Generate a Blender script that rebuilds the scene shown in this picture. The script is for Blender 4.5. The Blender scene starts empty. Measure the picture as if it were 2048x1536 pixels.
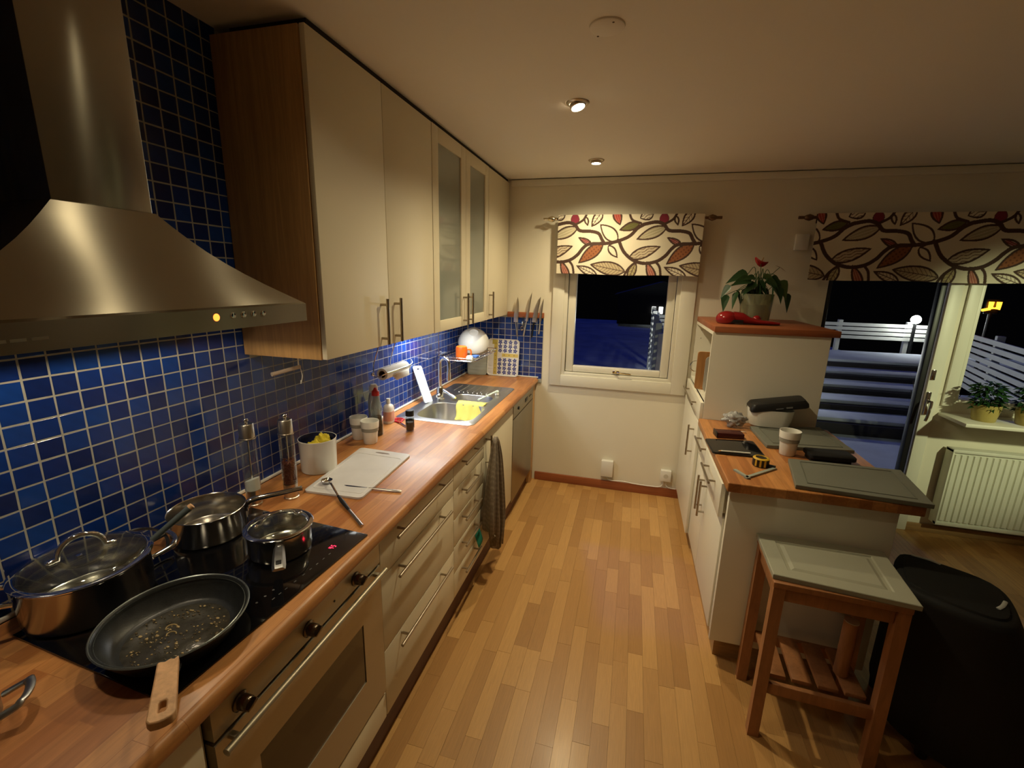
import bpy, bmesh, math, random
import numpy as np
from mathutils import Matrix, Vector
random.seed(7); rng = np.random.default_rng(7)
scene = bpy.context.scene
COL = scene.collection
PI = math.pi

# ------------------------------------------------------------------ camera, world, exposure
CAM = Vector((1.3375, 0.0, 1.6893)); A_, B_, C_ = 0.2285, 0.2568, -0.0242
F = Vector((-math.sin(B_)*math.cos(A_), math.cos(B_)*math.cos(A_), -math.sin(A_)))
Rt = Vector((math.cos(B_), math.sin(B_), 0)); Dn = F.cross(Rt)
r_ = math.cos(C_)*Rt + math.sin(C_)*Dn; d_ = -math.sin(C_)*Rt + math.cos(C_)*Dn
cam_d = bpy.data.cameras.new('camera'); cam = bpy.data.objects.new('camera', cam_d); COL.objects.link(cam)
mw = Matrix.Identity(4)
for i, v in enumerate((r_, -d_, -F)):
    for j in range(3): mw[j][i] = v[j]
mw.translation = CAM
cam.matrix_world = mw
cam_d.sensor_width = 36; cam_d.lens = 36*901.67/2048; cam_d.clip_start = 0.02; cam_d.clip_end = 200
scene.camera = cam
scene.view_settings.view_transform = 'Standard'; scene.view_settings.look = 'None'
scene.view_settings.exposure = 0.22; scene.view_settings.gamma = 1.0
scene.view_settings.use_curve_mapping = False
world = bpy.data.worlds.new('world'); scene.world = world; world.use_nodes = True
world.node_tree.nodes['Background'].inputs[0].default_value = (0.5, 0.5, 0.6, 1)
world.node_tree.nodes['Background'].inputs[1].default_value = 0.0012
scene.cycles.max_bounces = 8; scene.cycles.transparent_max_bounces = 32; scene.cycles.use_denoising = True
scene.cycles.sample_clamp_indirect = 4.0

def lamp(name, kind, loc, energy, color, target=None, **kw):
    l = bpy.data.lights.new(name, kind); l.energy = energy; l.color = color
    for k, v in kw.items(): setattr(l, k, v)
    o = bpy.data.objects.new(name, l); COL.objects.link(o); o.location = loc
    if target is not None:
        o.rotation_euler = (Vector(target)-Vector(loc)).to_track_quat('-Z', 'Y').to_euler()
    return o
L_FAR = 3.5855; WARM = (1.0, 0.835, 0.51); MID = (1.0, 0.80, 0.50); COOL = (0.95, 0.97, 0.92)
# recessed ceiling spots over the aisle 
for y, e in ((2.142, 52), (3.104, 46), (1.18, 10)):
    lamp('spot_light', 'SPOT', (1.035, y, 2.40), e, WARM, target=(1.035+(0.10 if y == 2.142 else 0), y+0.05, 0), spot_size=math.radians(150), spot_blend=1.0, shadow_soft_size=0.03)
# lamps recessed inside the range hood
for y in (0.52, 0.92):
    lamp('hood_light', 'SPOT', (0.25, y, 1.660), 4.0, (1.0, 0.82, 0.55), target=(0.25, y, 0), spot_size=math.radians(165), spot_blend=0.3, shadow_soft_size=0.02)
# lamps under the wall cabinets
lamp('cabinet_light', 'AREA', (0.085, 2.50, 1.383), 8.5, COOL, target=(0.075, 2.50, 0), shape='RECTANGLE', size=0.03, size_y=0.66)
lamp('cabinet_light', 'AREA', (0.215, 2.97, 1.383), 0.9, COOL, target=(0.20, 2.90, 0), shape='RECTANGLE', size=0.04, size_y=0.10)
# pendant lamp over the dining table, right of the frame
lamp('pendant_light', 'SPOT', (4.25, 1.35, 2.05), 130, (0.90, 0.95, 0.54), target=(3.62, L_FAR, 1.06), spot_size=math.radians(44), spot_blend=0.75, shadow_soft_size=0.05)
# added blue sun lamp, put in to colour the snow; no moon is seen
lamp('snow_blue_fill', 'SUN', (0, 20, 20), 0.20, (0.07, 0.12, 1.0), target=(0.6, 17.6, 17.2), angle=0.05)

# ------------------------------------------------------------------ materials
MATS = {}
def nodes_of(name):
    m = bpy.data.materials.new(name); m.use_nodes = True
    nt = m.node_tree; return m, nt, nt.nodes['Principled BSDF']
def N(nt, t, **kw):
    n = nt.nodes.new(t)
    for k, v in kw.items():
        if hasattr(n, k) and not isinstance(k, int): setattr(n, k, v)
    return n
def setin(n, **kw):
    for k, v in kw.items():
        n.inputs[k.replace('_', ' ')].default_value = v
def c4(c): return (c[0], c[1], c[2], 1.0)
def mat(name, color, rough=0.5, metal=0.0, var=0.0, scale=20.0, bump=0.0, bscale=200.0, stretch=(1,1,1), trans=0.0, ior=1.45, emit=None, estr=0.0, coat=0.0, rvar=0.0, spec=0.5, aniso=0.0, arot=0.0):
    if name in MATS: return MATS[name]
    m, nt, b = nodes_of(name)
    b.inputs['Base Color'].default_value = c4(color); b.inputs['Roughness'].default_value = rough
    b.inputs['Metallic'].default_value = metal; b.inputs['Transmission Weight'].default_value = trans
    b.inputs['IOR'].default_value = ior; b.inputs['Coat Weight'].default_value = coat
    b.inputs['Specular IOR Level'].default_value = spec
    b.inputs['Anisotropic'].default_value = aniso
    if aniso:
        tg = N(nt, 'ShaderNodeTangent', direction_type='RADIAL', axis='Z'); nt.links.new(tg.outputs[0], b.inputs['Tangent']); b.inputs['Anisotropic Rotation'].default_value = arot
    if emit: b.inputs['Emission Color'].default_value = c4(emit); b.inputs['Emission Strength'].default_value = estr
    if var or bump or rvar:
        tc = N(nt, 'ShaderNodeTexCoord'); mp = N(nt, 'ShaderNodeMapping'); mp.inputs['Scale'].default_value = stretch
        nt.links.new(tc.outputs['Object'], mp.inputs['Vector'])
    if var or rvar:
        nz = N(nt, 'ShaderNodeTexNoise'); setin(nz, Scale=scale, Detail=4.0)
        nt.links.new(mp.outputs[0], nz.inputs['Vector'])
    if var:
        rp = N(nt, 'ShaderNodeMapRange'); rp.inputs['To Min'].default_value = 1-var; rp.inputs['To Max'].default_value = 1+var
        nt.links.new(nz.outputs['Fac'], rp.inputs['Value'])
        mx = N(nt, 'ShaderNodeVectorMath', operation='SCALE'); mx.inputs[0].default_value = color
        nt.links.new(rp.outputs[0], mx.inputs['Scale']); nt.links.new(mx.outputs[0], b.inputs['Base Color'])
    if rvar:
        rr = N(nt, 'ShaderNodeMapRange'); rr.inputs['To Min'].default_value = max(0.02, rough-rvar); rr.inputs['To Max'].default_value = rough+rvar
        nt.links.new(nz.outputs['Fac'], rr.inputs['Value']); nt.links.new(rr.outputs[0], b.inputs['Roughness'])
    if bump:
        nb = N(nt, 'ShaderNodeTexNoise'); setin(nb, Scale=bscale, Detail=3.0)
        nt.links.new(mp.outputs[0], nb.inputs['Vector'])
        bp = N(nt, 'ShaderNodeBump'); bp.inputs['Strength'].default_value = bump; bp.inputs['Distance'].default_value = 0.002
        nt.links.new(nb.outputs['Fac'], bp.inputs['Height']); nt.links.new(bp.outputs[0], b.inputs['Normal'])
    MATS[name] = m; return m

def wood(name, c1, c2, rough=0.35, grain=(60, 4, 60), stave=None, objrand=False, attr=None, coat=0.0, dark=0.25):
    """wood: c1..c2 tone, grain stretched along Y; stave=(length,width) gives glued staves along Y"""
    if name in MATS: return MATS[name]
    m, nt, b = nodes_of(name)
    tc = N(nt, 'ShaderNodeTexCoord'); vec = tc.outputs['Object']
    L = nt.links
    mix = N(nt, 'ShaderNodeMix', data_type='RGBA'); mix.inputs['A'].default_value = c4(c1); mix.inputs['B'].default_value = c4(c2)
    fac = None
    if stave:
        sx = N(nt, 'ShaderNodeSeparateXYZ'); L.new(vec, sx.inputs[0]); cx = N(nt, 'ShaderNodeCombineXYZ')
        L.new(sx.outputs['Y'], cx.inputs['X']); L.new(sx.outputs['X'], cx.inputs['Y'])
        br = N(nt, 'ShaderNodeTexBrick', offset=0.37, offset_frequency=1, squash=0.8, squash_frequency=3)
        br.inputs['Color1'].default_value = (0, 0, 0, 1); br.inputs['Color2'].default_value = (1, 1, 1, 1); br.inputs['Mortar'].default_value = (0.1, 0.1, 0.1, 1)
        setin(br, Scale=1.0, Mortar_Size=0.0006, Bias=0.0, Brick_Width=stave[0], Row_Height=stave[1])
        L.new(cx.outputs[0], br.inputs['Vector']); fac = br.outputs['Color']
    elif objrand:
        oi = N(nt, 'ShaderNodeObjectInfo'); fac = oi.outputs['Random']
    elif attr:
        at = N(nt, 'ShaderNodeAttribute', attribute_name=attr); fac = at.outputs['Fac']
    if fac is not None: L.new(fac, mix.inputs['Factor'])
    else: mix.inputs['Factor'].default_value = 0.5
    mp = N(nt, 'ShaderNodeMapping'); mp.inputs['Scale'].default_value = grain
    L.new(vec, mp.inputs['Vector'])
    if objrand or stave or attr:
        cb = N(nt, 'ShaderNodeVectorMath', operation='SCALE'); cb.inputs[0].default_value = (13, 37, 71); L.new(fac, cb.inputs['Scale']); L.new(cb.outputs[0], mp.inputs['Location'])
    nz = N(nt, 'ShaderNodeTexNoise'); setin(nz, Scale=1.0, Detail=6.0, Roughness=0.65, Distortion=0.6); L.new(mp.outputs[0], nz.inputs['Vector'])
    mr = N(nt, 'ShaderNodeMapRange'); mr.inputs['From Min'].default_value = 0.3; mr.inputs['From Max'].default_value = 0.7
    mr.inputs['To Min'].default_value = 1-dark; mr.inputs['To Max'].default_value = 1+dark*0.6; L.new(nz.outputs['Fac'], mr.inputs['Value'])
    sc = N(nt, 'ShaderNodeVectorMath', operation='SCALE'); L.new(mix.outputs['Result'], sc.inputs[0]); L.new(mr.outputs[0], sc.inputs['Scale'])
    L.new(sc.outputs[0], b.inputs['Base Color'])
    n2 = N(nt, 'ShaderNodeTexNoise'); setin(n2, Scale=9.0, Detail=3.0); L.new(vec, n2.inputs['Vector'])
    r2 = N(nt, 'ShaderNodeMapRange'); r2.inputs['To Min'].default_value = rough-0.1; r2.inputs['To Max'].default_value = rough+0.12
    L.new(n2.outputs['Fac'], r2.inputs['Value']); L.new(r2.outputs[0], b.inputs['Roughness'])
    bp = N(nt, 'ShaderNodeBump'); bp.inputs['Strength'].default_value = 0.12; bp.inputs['Distance'].default_value = 0.001
    L.new(nz.outputs['Fac'], bp.inputs['Height']); L.new(bp.outputs[0], b.inputs['Normal'])
    b.inputs['Coat Weight'].default_value = coat; b.inputs['Coat Roughness'].default_value = 0.2
    MATS[name] = m; return m

def tilemat(name, mode):
    m, nt, b = nodes_of(name); L = nt.links
    if mode == 'obj':
        f = N(nt, 'ShaderNodeObjectInfo').outputs['Random']
    else:
        f = N(nt, 'ShaderNodeAttribute', attribute_name='rnd').outputs['Fac']
    cr = N(nt, 'ShaderNodeValToRGB'); e = cr.color_ramp.elements
    e[0].position = 0; e[0].color = (0.005, 0.016, 0.10, 1); e[1].position = 1; e[1].color = (0.006, 0.042, 0.24, 1)
    k = cr.color_ramp.elements.new(0.5); k.color = (0.006, 0.028, 0.18, 1)
    L.new(f, cr.inputs['Fac']); 
    tc = N(nt, 'ShaderNodeTexCoord'); nz = N(nt, 'ShaderNodeTexNoise'); setin(nz, Scale=28.0, Detail=2.0); L.new(tc.outputs['Object'], nz.inputs['Vector'])
    mr = N(nt, 'ShaderNodeMapRange'); mr.inputs['To Min'].default_value = 0.75; mr.inputs['To Max'].default_value = 1.25; L.new(nz.outputs['Fac'], mr.inputs['Value'])
    sc = N(nt, 'ShaderNodeVectorMath', operation='SCALE'); L.new(cr.outputs['Color'], sc.inputs[0]); L.new(mr.outputs[0], sc.inputs['Scale']); L.new(sc.outputs[0], b.inputs['Base Color'])
    b.inputs['Roughness'].default_value = 0.16
    bp = N(nt, 'ShaderNodeBump'); bp.inputs['Strength'].default_value = 0.1; bp.inputs['Distance'].default_value = 0.004
    L.new(nz.outputs['Fac'], bp.inputs['Height']); L.new(bp.outputs[0], b.inputs['Normal'])
    MATS[name] = m; return m

def printmat(name, rough=0.85, weave=True):
    m, nt, b = nodes_of(name); L = nt.links
    at = N(nt, 'ShaderNodeAttribute', attribute_name='print'); L.new(at.outputs['Color'], b.inputs['Base Color'])
    b.inputs['Roughness'].default_value = rough
    if weave:
        tc = N(nt, 'ShaderNodeTexCoord'); nz = N(nt, 'ShaderNodeTexNoise'); setin(nz, Scale=400.0); L.new(tc.outputs['Object'], nz.inputs['Vector'])
        bp = N(nt, 'ShaderNodeBump'); bp.inputs['Strength'].default_value = 0.2; bp.inputs['Distance'].default_value = 0.001
        L.new(nz.outputs['Fac'], bp.inputs['Height']); L.new(bp.outputs[0], b.inputs['Normal'])
    MATS[name] = m; return m

def thin_glass(name, tint, rough=0.02, ior=1.5, boost=1.0):
    m, nt, b = nodes_of(name); L = nt.links
    tr = N(nt, 'ShaderNodeBsdfTransparent'); tr.inputs[0].default_value = c4(tint)
    gl = N(nt, 'ShaderNodeBsdfGlossy'); gl.inputs['Roughness'].default_value = rough; gl.inputs[0].default_value = (1, 1, 1, 1)
    lw = N(nt, 'ShaderNodeLayerWeight'); pw = N(nt, 'ShaderNodeMath', operation='POWER'); pw.inputs[1].default_value = 4.0; L.new(lw.outputs['Facing'], pw.inputs[0])
    mu = N(nt, 'ShaderNodeMath', operation='MULTIPLY_ADD'); mu.inputs[1].default_value = 0.75*boost; mu.inputs[2].default_value = 0.045; L.new(pw.outputs[0], mu.inputs[0])
    mx = N(nt, 'ShaderNodeMixShader'); L.new(mu.outputs[0], mx.inputs[0]); L.new(tr.outputs[0], mx.inputs[1]); L.new(gl.outputs[0], mx.inputs[2])
    nt.nodes.remove(b); L.new(mx.outputs[0], nt.nodes['Material Output'].inputs['Surface'])
    MATS[name] = m; return m
WALL = mat('wall_paint', (0.78, 0.73, 0.60), 0.7, var=0.03, scale=3, bump=0.06, bscale=90)
CEIL = mat('ceiling_paint', (0.84, 0.80, 0.72), 0.8, var=0.02, scale=2, bump=0.05, bscale=60)
WHITEP = mat('white_trim_paint', (0.80, 0.77, 0.66), 0.4, var=0.02, scale=5)
CAB = mat('cream_lacquer', (0.78, 0.71, 0.54), 0.5, var=0.02, scale=4)
CABIN = mat('cabinet_inside', (0.70, 0.64, 0.50), 0.6, var=0.02, scale=4)
ISL = mat('white_lacquer', (0.80, 0.77, 0.66), 0.35, var=0.02, scale=4)
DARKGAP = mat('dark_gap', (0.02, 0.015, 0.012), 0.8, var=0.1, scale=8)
STEEL = mat('brushed_steel', (0.62, 0.58, 0.52), 0.30, 1.0, rvar=0.04, scale=3)
HOODST = mat('hood_steel', (0.31, 0.285, 0.235), 0.24, 1.0, var=0.05, scale=5, stretch=(1, 0.3, 1), rvar=0.03, aniso=0.9, arot=0.25)
CHROME = mat('chrome', (0.80, 0.80, 0.80), 0.08, 1.0, rvar=0.03, scale=20)
POTST = mat('pot_steel', (0.62, 0.60, 0.56), 0.18, 1.0, rvar=0.06, scale=12)
SINKST = mat('sink_steel', (0.62, 0.61, 0.58), 0.32, 1.0, rvar=0.02, scale=4)
HANDLE = mat('nickel_handle', (0.42, 0.36, 0.28), 0.32, 1.0, rvar=0.04, scale=30)
OVENM = mat('oven_steel', (0.46, 0.41, 0.31), 0.42, 0.7, var=0.05, scale=4, stretch=(1, 1, 50), rvar=0.05)
BLACKGL = mat('black_glass', (0.004, 0.004, 0.005), 0.06, coat=0.3, rvar=0.03, scale=10)
BLACKP = mat('black_plastic', (0.012, 0.012, 0.013), 0.4, var=0.1, scale=20)
BLACKF = mat('black_upholstery', (0.002, 0.002, 0.0025), 0.75, var=0.2, scale=25, bump=0.3, bscale=120)
ENAMEL = mat('pan_coating', (0.018, 0.020, 0.021), 0.33, var=0.3, scale=60, bump=0.15, bscale=300, rvar=0.12)
GLASS = thin_glass('clear_glass', (0.93, 0.95, 0.94), 0.03)
PANE = thin_glass('window_glass', (0.90, 0.93, 0.94), 0.0, 1.45)
FROST = mat('frosted_glass', (0.25, 0.27, 0.235), 0.2, coat=0.35, var=0.06, scale=6, rvar=0.06)
OAKV = wood('oak_veneer', (0.52, 0.30, 0.12), (0.60, 0.36, 0.15), 0.45, grain=(60, 60, 3))
TOPW = wood('butcher_block', (0.36, 0.13, 0.035), (0.56, 0.255, 0.082), 0.40, grain=(70, 5, 70), stave=(0.42, 0.042), coat=0.10)
PLANKO = wood('oak_strip', (0.40, 0.20, 0.062), (0.60, 0.335, 0.115), 0.36, grain=(70, 4, 70), objrand=True, coat=0.15)
PLANKA = wood('oak_strip_joined', (0.40, 0.20, 0.062), (0.60, 0.335, 0.115), 0.36, grain=(70, 4, 70), attr='rnd', coat=0.15)
REDW = wood('reddish_wood', (0.30, 0.085, 0.03), (0.38, 0.12, 0.045), 0.45, grain=(4, 60, 60))
STOOLW = wood('stool_wood', (0.32, 0.125, 0.045), (0.40, 0.18, 0.07), 0.45, grain=(40, 40, 8))
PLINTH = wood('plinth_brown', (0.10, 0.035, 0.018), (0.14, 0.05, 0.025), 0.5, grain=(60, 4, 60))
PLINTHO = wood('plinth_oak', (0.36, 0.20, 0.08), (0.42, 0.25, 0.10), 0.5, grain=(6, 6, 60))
BEECH = wood('beech', (0.62, 0.36, 0.18), (0.70, 0.42, 0.22), 0.5, grain=(30, 30, 6), dark=0.35)
GROUT = mat('grout', (0.35, 0.35, 0.31), 0.85, var=0.12, scale=40)
TILEO = tilemat('blue_tile', 'obj'); TILEA = tilemat('blue_tile_joined', 'attr')
CERAM = mat('white_ceramic', (0.80, 0.79, 0.74), 0.2, var=0.02, scale=15)
PLASTW = mat('white_plastic', (0.78, 0.77, 0.72), 0.4, var=0.02, scale=15)
# ------------------------------------------------------------------ mesh helpers
WM = {}
class MB:
    def __init__(s): s.bm = bmesh.new()
    def box(s, x0, x1, y0, y1, z0, z1, bev=0.0, seg=2, M=None):
        r = bmesh.ops.create_cube(s.bm, size=1.0)
        vs = r['verts']
        for v in vs:
            v.co = Vector((x0+(v.co.x+.5)*(x1-x0), y0+(v.co.y+.5)*(y1-y0), z0+(v.co.z+.5)*(z1-z0)))
        if bev > 0:
            es = list({e for v in vs for e in v.link_edges})
            rr = bmesh.ops.bevel(s.bm, geom=es, offset=bev, segments=seg, affect='EDGES', profile=0.5)
            vs = list({v for v in rr['verts']} | {v for v in vs if v.is_valid})
        if M is not None:
            for v in vs: v.co = M @ v.co
        return s
    def lathe(s, prof, c=(0, 0, 0), seg=36, M=None, ang=2*PI):
        full = abs(ang-2*PI) < 1e-6; n = seg if full else seg+1
        rings = []; allv = []
        for (r, z) in prof:
            if r < 1e-6:
                v = s.bm.verts.new((c[0], c[1], c[2]+z)); rings.append([v]); allv.append(v)
            else:
                ring = [s.bm.verts.new((c[0]+r*math.cos(ang*i/seg), c[1]+r*math.sin(ang*i/seg), c[2]+z)) for i in range(n)]
                rings.append(ring); allv += ring
        for a, b in zip(rings[:-1], rings[1:]):
            m = seg
            for i in range(m):
                j = (i+1) % n if full else i+1
                try:
                    if len(a) == 1 and len(b) == 1: continue
                    if len(a) == 1: s.bm.faces.new((a[0], b[j], b[i]))
                    elif len(b) == 1: s.bm.faces.new((a[i], a[j], b[0]))
                    else: s.bm.faces.new((a[i], a[j], b[j], b[i]))
                except ValueError: pass
        if M is not None:
            for v in allv: v.co = M @ v.co
        return s
    def cyl(s, p0, p1, r, r1=None, seg=20, caps=True):
        p0 = Vector(p0); p1 = Vector(p1); d = p1-p0
        Mx = Matrix.Translation(p0) @ d.to_track_quat('Z', 'Y').to_matrix().to_4x4()
        r1 = r if r1 is None else r1
        pr = ([(0, 0)] if caps else []) + [(r, 0), (r1, d.length)] + ([(0, d.length)] if caps else [])
        return s.lathe(pr, seg=seg, M=Mx)
    def tube(s, pts, r, seg=10, closed=False, caps=True, flat=None):
        pts = [Vector(p) for p in pts]; n = len(pts)
        rs = r if isinstance(r, (list, tuple)) else [r]*n
        up = None; rings = []
        for i, p in enumerate(pts):
            if closed: t = pts[(i+1) % n]-pts[i-1]
            else: t = pts[min(i+1, n-1)]-pts[max(i-1, 0)]
            t.normalize()
            if up is None:
                up = Vector((0, 0, 1)) if abs(t.z) < 0.9 else Vector((1, 0, 0))
            side = t.cross(up)
            if side.length < 1e-6: side = t.orthogonal()
            side.normalize(); up = side.cross(t).normalized()
            fy = rs[i] if flat is None else flat[i] if isinstance(flat, (list, tuple)) else flat
            rings.append([s.bm.verts.new(p + side*rs[i]*math.cos(2*PI*k/seg) + up*fy*math.sin(2*PI*k/seg)) for k in range(seg)])
        m = n if closed else n-1
        for i in range(m):
            a = rings[i]; b = rings[(i+1) % n]
            for k in range(seg):
                s.bm.faces.new((a[k], a[(k+1) % seg], b[(k+1) % seg], b[k]))
        if caps and not closed:
            s.bm.faces.new(list(reversed(rings[0]))); s.bm.faces.new(rings[-1])
        return s
    def prism(s, poly, z0, z1, M=None, bev=0.0):
        b = [s.bm.verts.new((x, y, z0)) for x, y in poly]; t = [s.bm.verts.new((x, y, z1)) for x, y in poly]
        n = len(poly)
        s.bm.faces.new(list(reversed(b))); s.bm.faces.new(t)
        for i in range(n): s.bm.faces.new((b[i], b[(i+1) % n], t[(i+1) % n], t[i]))
        if M is not None:
            for v in b+t: v.co = M @ v.co
        return s
    def loft(s, loops, closed=True, cap0=False, cap1=False):
        rs = [[s.bm.verts.new(p) for p in l] for l in loops]; n = len(rs[0])
        for a, b in zip(rs[:-1], rs[1:]):
            for k in range(n if closed else n-1):
                s.bm.faces.new((a[k], a[(k+1) % n], b[(k+1) % n], b[k]))
        if cap0: s.bm.faces.new(list(reversed(rs[0])))
        if cap1: s.bm.faces.new(rs[-1])
        return s
    def sphere(s, c, r, sc=(1, 1, 1), u=20, v=12):
        rr = bmesh.ops.create_uvsphere(s.bm, u_segments=u, v_segments=v, radius=r)
        for q in rr['verts']: q.co = Vector((c[0]+q.co.x*sc[0], c[1]+q.co.y*sc[1], c[2]+q.co.z*sc[2]))
        return s
    def xf(s, M):
        for v in s.bm.verts: v.co = M @ v.co
        return s
    def build(s, name, m, parent=None, local=False, smooth=True, sharp=40, thick=0.0, sub=0):
        bm = s.bm
        bmesh.ops.recalc_face_normals(bm, faces=bm.faces[:])
        if smooth:
            for f in bm.faces: f.smooth = True
            lim = math.radians(sharp)
            for e in bm.edges:
                if len(e.link_faces) == 2 and e.calc_face_angle(0) > lim: e.smooth = False
        me = bpy.data.meshes.new(name); bm.to_mesh(me); bm.free()
        o = bpy.data.objects.new(name, me); COL.objects.link(o)
        if m: me.materials.append(m)
        if parent is not None:
            o.parent = parent
            if not local: me.transform(WM[parent].inverted())
            WM[o] = WM[parent]
        else:
            WM[o] = Matrix.Identity(4)
            if not local and len(me.vertices):   # put the origin at the base
                co = np.empty(len(me.vertices)*3); me.vertices.foreach_get('co', co); co = co.reshape(-1, 3)
                c = Vector(((co[:, 0].min()+co[:, 0].max())/2, (co[:, 1].min()+co[:, 1].max())/2, co[:, 2].min()))
                me.transform(Matrix.Translation(-c)); o.location = c; WM[o] = Matrix.Translation(c)
        if sub:
            md = o.modifiers.new('sub', 'SUBSURF'); md.levels = sub; md.render_levels = sub
        if thick:
            md = o.modifiers.new('thick', 'SOLIDIFY'); md.thickness = thick; md.offset = 0
        return o
def thing(name, label, cat, loc=(0, 0, 0), rz=0.0, group=None):
    o = bpy.data.objects.new(name, None); COL.objects.link(o); o.empty_display_size = 0.05
    o.location = loc; o.rotation_euler = (0, 0, rz)
    WM[o] = Matrix.Translation(loc) @ Matrix.Rotation(rz, 4, 'Z')
    return tag(o, label, cat, group)
def tag(o, label, cat, group=None):
    o['label'] = label; o['category'] = cat
    if group: o['group'] = group
    return o
def structure(o): o['kind'] = 'structure'; return o
def stuff(o): o['kind'] = 'stuff'; return o
def sroot(name, loc=(0, 0, 0)):
    o = bpy.data.objects.new(name, None); COL.objects.link(o); o.location = loc; WM[o] = Matrix.Translation(loc); o['kind'] = 'structure'; return o
def dup(root, loc, rz, label=None, group=None):
    def cp(o, par):
        c = o.copy(); COL.objects.link(c); c.parent = par; WM[c] = Matrix.Identity(4)
        for ch in list(o.children): cp(ch, c)
        return c
    kids = list(root.children)
    r = root.copy(); COL.objects.link(r); r.location = loc; r.rotation_euler = (0, 0, rz)
    for k in kids: cp(k, r)
    if label: r['label'] = label
    if group: r['group'] = group
    return r
def bx(name, m, parent, x0, x1, y0, y1, z0, z1, bev=0.0, seg=2):
    return MB().box(x0, x1, y0, y1, z0, z1, bev, seg).build(name, m, parent)
def bar_handle(parent, p0, p1, out, r=0.006, post=0.12, name='handle', m=None):
    """bar from p0 to p1 with two posts reaching back by vector -out"""
    p0 = Vector(p0); p1 = Vector(p1); out = Vector(out); h = MB()
    h.cyl(p0, p1, r, seg=12)
    for t in (post, 1-post):
        q = p0.lerp(p1, t); h.cyl(q, q-out, r*0.85, seg=10)
    return h.build(name, m or HANDLE, parent)
def rrect(cx, cy, w, d, r, z, n=5):
    pts = []
    for (sx, sy, a0) in ((1, 1, 0), (-1, 1, PI/2), (-1, -1, PI), (1, -1, 1.5*PI)):
        for k in range(n+1):
            a = a0+PI/2*k/n
            pts.append((cx+sx*(w/2-r)+r*math.cos(a), cy+sy*(d/2-r)+r*math.sin(a), z))
    return pts
def arc(c, r, a0, a1, n, ax=(1, 0, 0), ay=(0, 0, 1)):
    ax = Vector(ax); ay = Vector(ay); c = Vector(c)
    return [c+ax*r*math.cos(a0+(a1-a0)*i/n)+ay*r*math.sin(a0+(a1-a0)*i/n) for i in range(n+1)]
def smoothpath(pts, n=8):
    pts = [Vector(p) for p in pts]; out = []
    for i in range(len(pts)-1):
        p0 = pts[max(i-1, 0)]; p1 = pts[i]; p2 = pts[i+1]; p3 = pts[min(i+2, len(pts)-1)]
        for k in range(n):
            t = k/n
            out.append(0.5*((2*p1)+(p2-p0)*t+(2*p0-5*p1+4*p2-p3)*t*t+(3*p1-p0-3*p2+p3)*t**3))
    out.append(pts[-1]); return out
# ------------------------------------------------------------------ room shell
L = 3.5855; CZ = 2.43; XR = 5.4; YB = -2.2
H = 0.90                                             # worktop height
# far wall, with openings for window_1, door_1 and window_2
W1 = (0.80, 1.665, 0.935, 2.08); D1 = (2.60, 3.336, 0.0, 2.09); W2 = (3.45, 4.70, 0.955, 2.09)
m = MB()
for (x0, x1, z0, z1) in ((-0.2, W1[0], -0.05, CZ), (W1[0], W1[1], -0.05, W1[2]), (W1[0], W1[1], W1[3], CZ), (W1[1], D1[0], -0.05, CZ),
                         (D1[0], D1[1], D1[3], CZ), (D1[1], W2[0], -0.05, CZ), (W2[0], W2[1], -0.05, W2[2]), (W2[0], W2[1], W2[3], CZ), (W2[1], XR+0.2, -0.05, CZ)):
    m.box(x0, x1, L, L+0.20, z0, z1)
wall_far = structure(m.build('wall_far', WALL, smooth=False))
wall_left = structure(MB().box(-0.2, -0.007, YB, L, -0.05, CZ).build('wall_left', WALL))
wall_right = structure(MB().box(XR, XR+0.2, YB, L, -0.05, CZ).build('wall_right', WALL))
wall_back = structure(MB().box(-0.2, XR+0.2, YB-0.2, YB, -0.05, CZ).build('wall_back', WALL))
ceiling = structure(MB().box(-0.2, XR+0.2, YB-0.2, L+0.2, CZ, CZ+0.15).build('ceiling', CEIL))
floor = structure(MB().box(-0.2, XR+0.2, YB-0.2, L+0.2, -0.12, -0.006).build('floor', mat('subfloor', (0.09, 0.04, 0.015), 0.8, var=0.1)))

# ---- floor strips: those in view are planks, the rest one joined part
def plank_mesh(name):
    b = MB().box(-0.5, 0.5, -0.5, 0.5, -0.006, 0.0)
    return b
pm = bpy.data.meshes.new('plank'); b = bmesh.new(); bmesh.ops.create_cube(b, size=1.0)
for v in b.verts:
    v.co.z = -0.006 if v.co.z < 0 else 0.0
    if v.co.z == 0.0: v.co.x *= 0.990; v.co.y *= 0.998
b.to_mesh(pm); b.free(); pm.materials.append(PLANKO)
PW = 0.0655; count = 0
joined = []; r2 = random.Random(3)
nx = int((XR)/PW)+1
near = []
for i in range(nx):
    x = PW*(i+0.5); y = YB - r2.random()*0.4
    while y < L:
        ln = r2.choice((0.22, 0.3, 0.36, 0.42, 0.5, 0.58)); y1 = min(y+ln, L)
        yc = (y+y1)/2; dz = -r2.random()*0.0005
        vis = 0.55 < x < 2.75 and y1 > 0.75 and not (x > 1.86 and yc > 1.98) and not (x > 1.5 and y1 < 1.0+0.35*(x-1.5))
        if vis: near.append((x, yc, y1-y, dz))
        else: joined.append((x, yc, y1-y, dz))
        y = y1
near.sort(key=lambda t: (t[0]-1.3)**2+t[1]**2)
joined += near[300:]; near = near[:300]
for (x, yc, ln, dz) in near:
    o = bpy.data.objects.new('plank', pm); COL.objects.link(o); o.parent = floor
    o.matrix_basis = WM[floor].inverted() @ Matrix.Translation((x, yc, dz)) @ Matrix.Diagonal((PW, ln, 1, 1))
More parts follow.
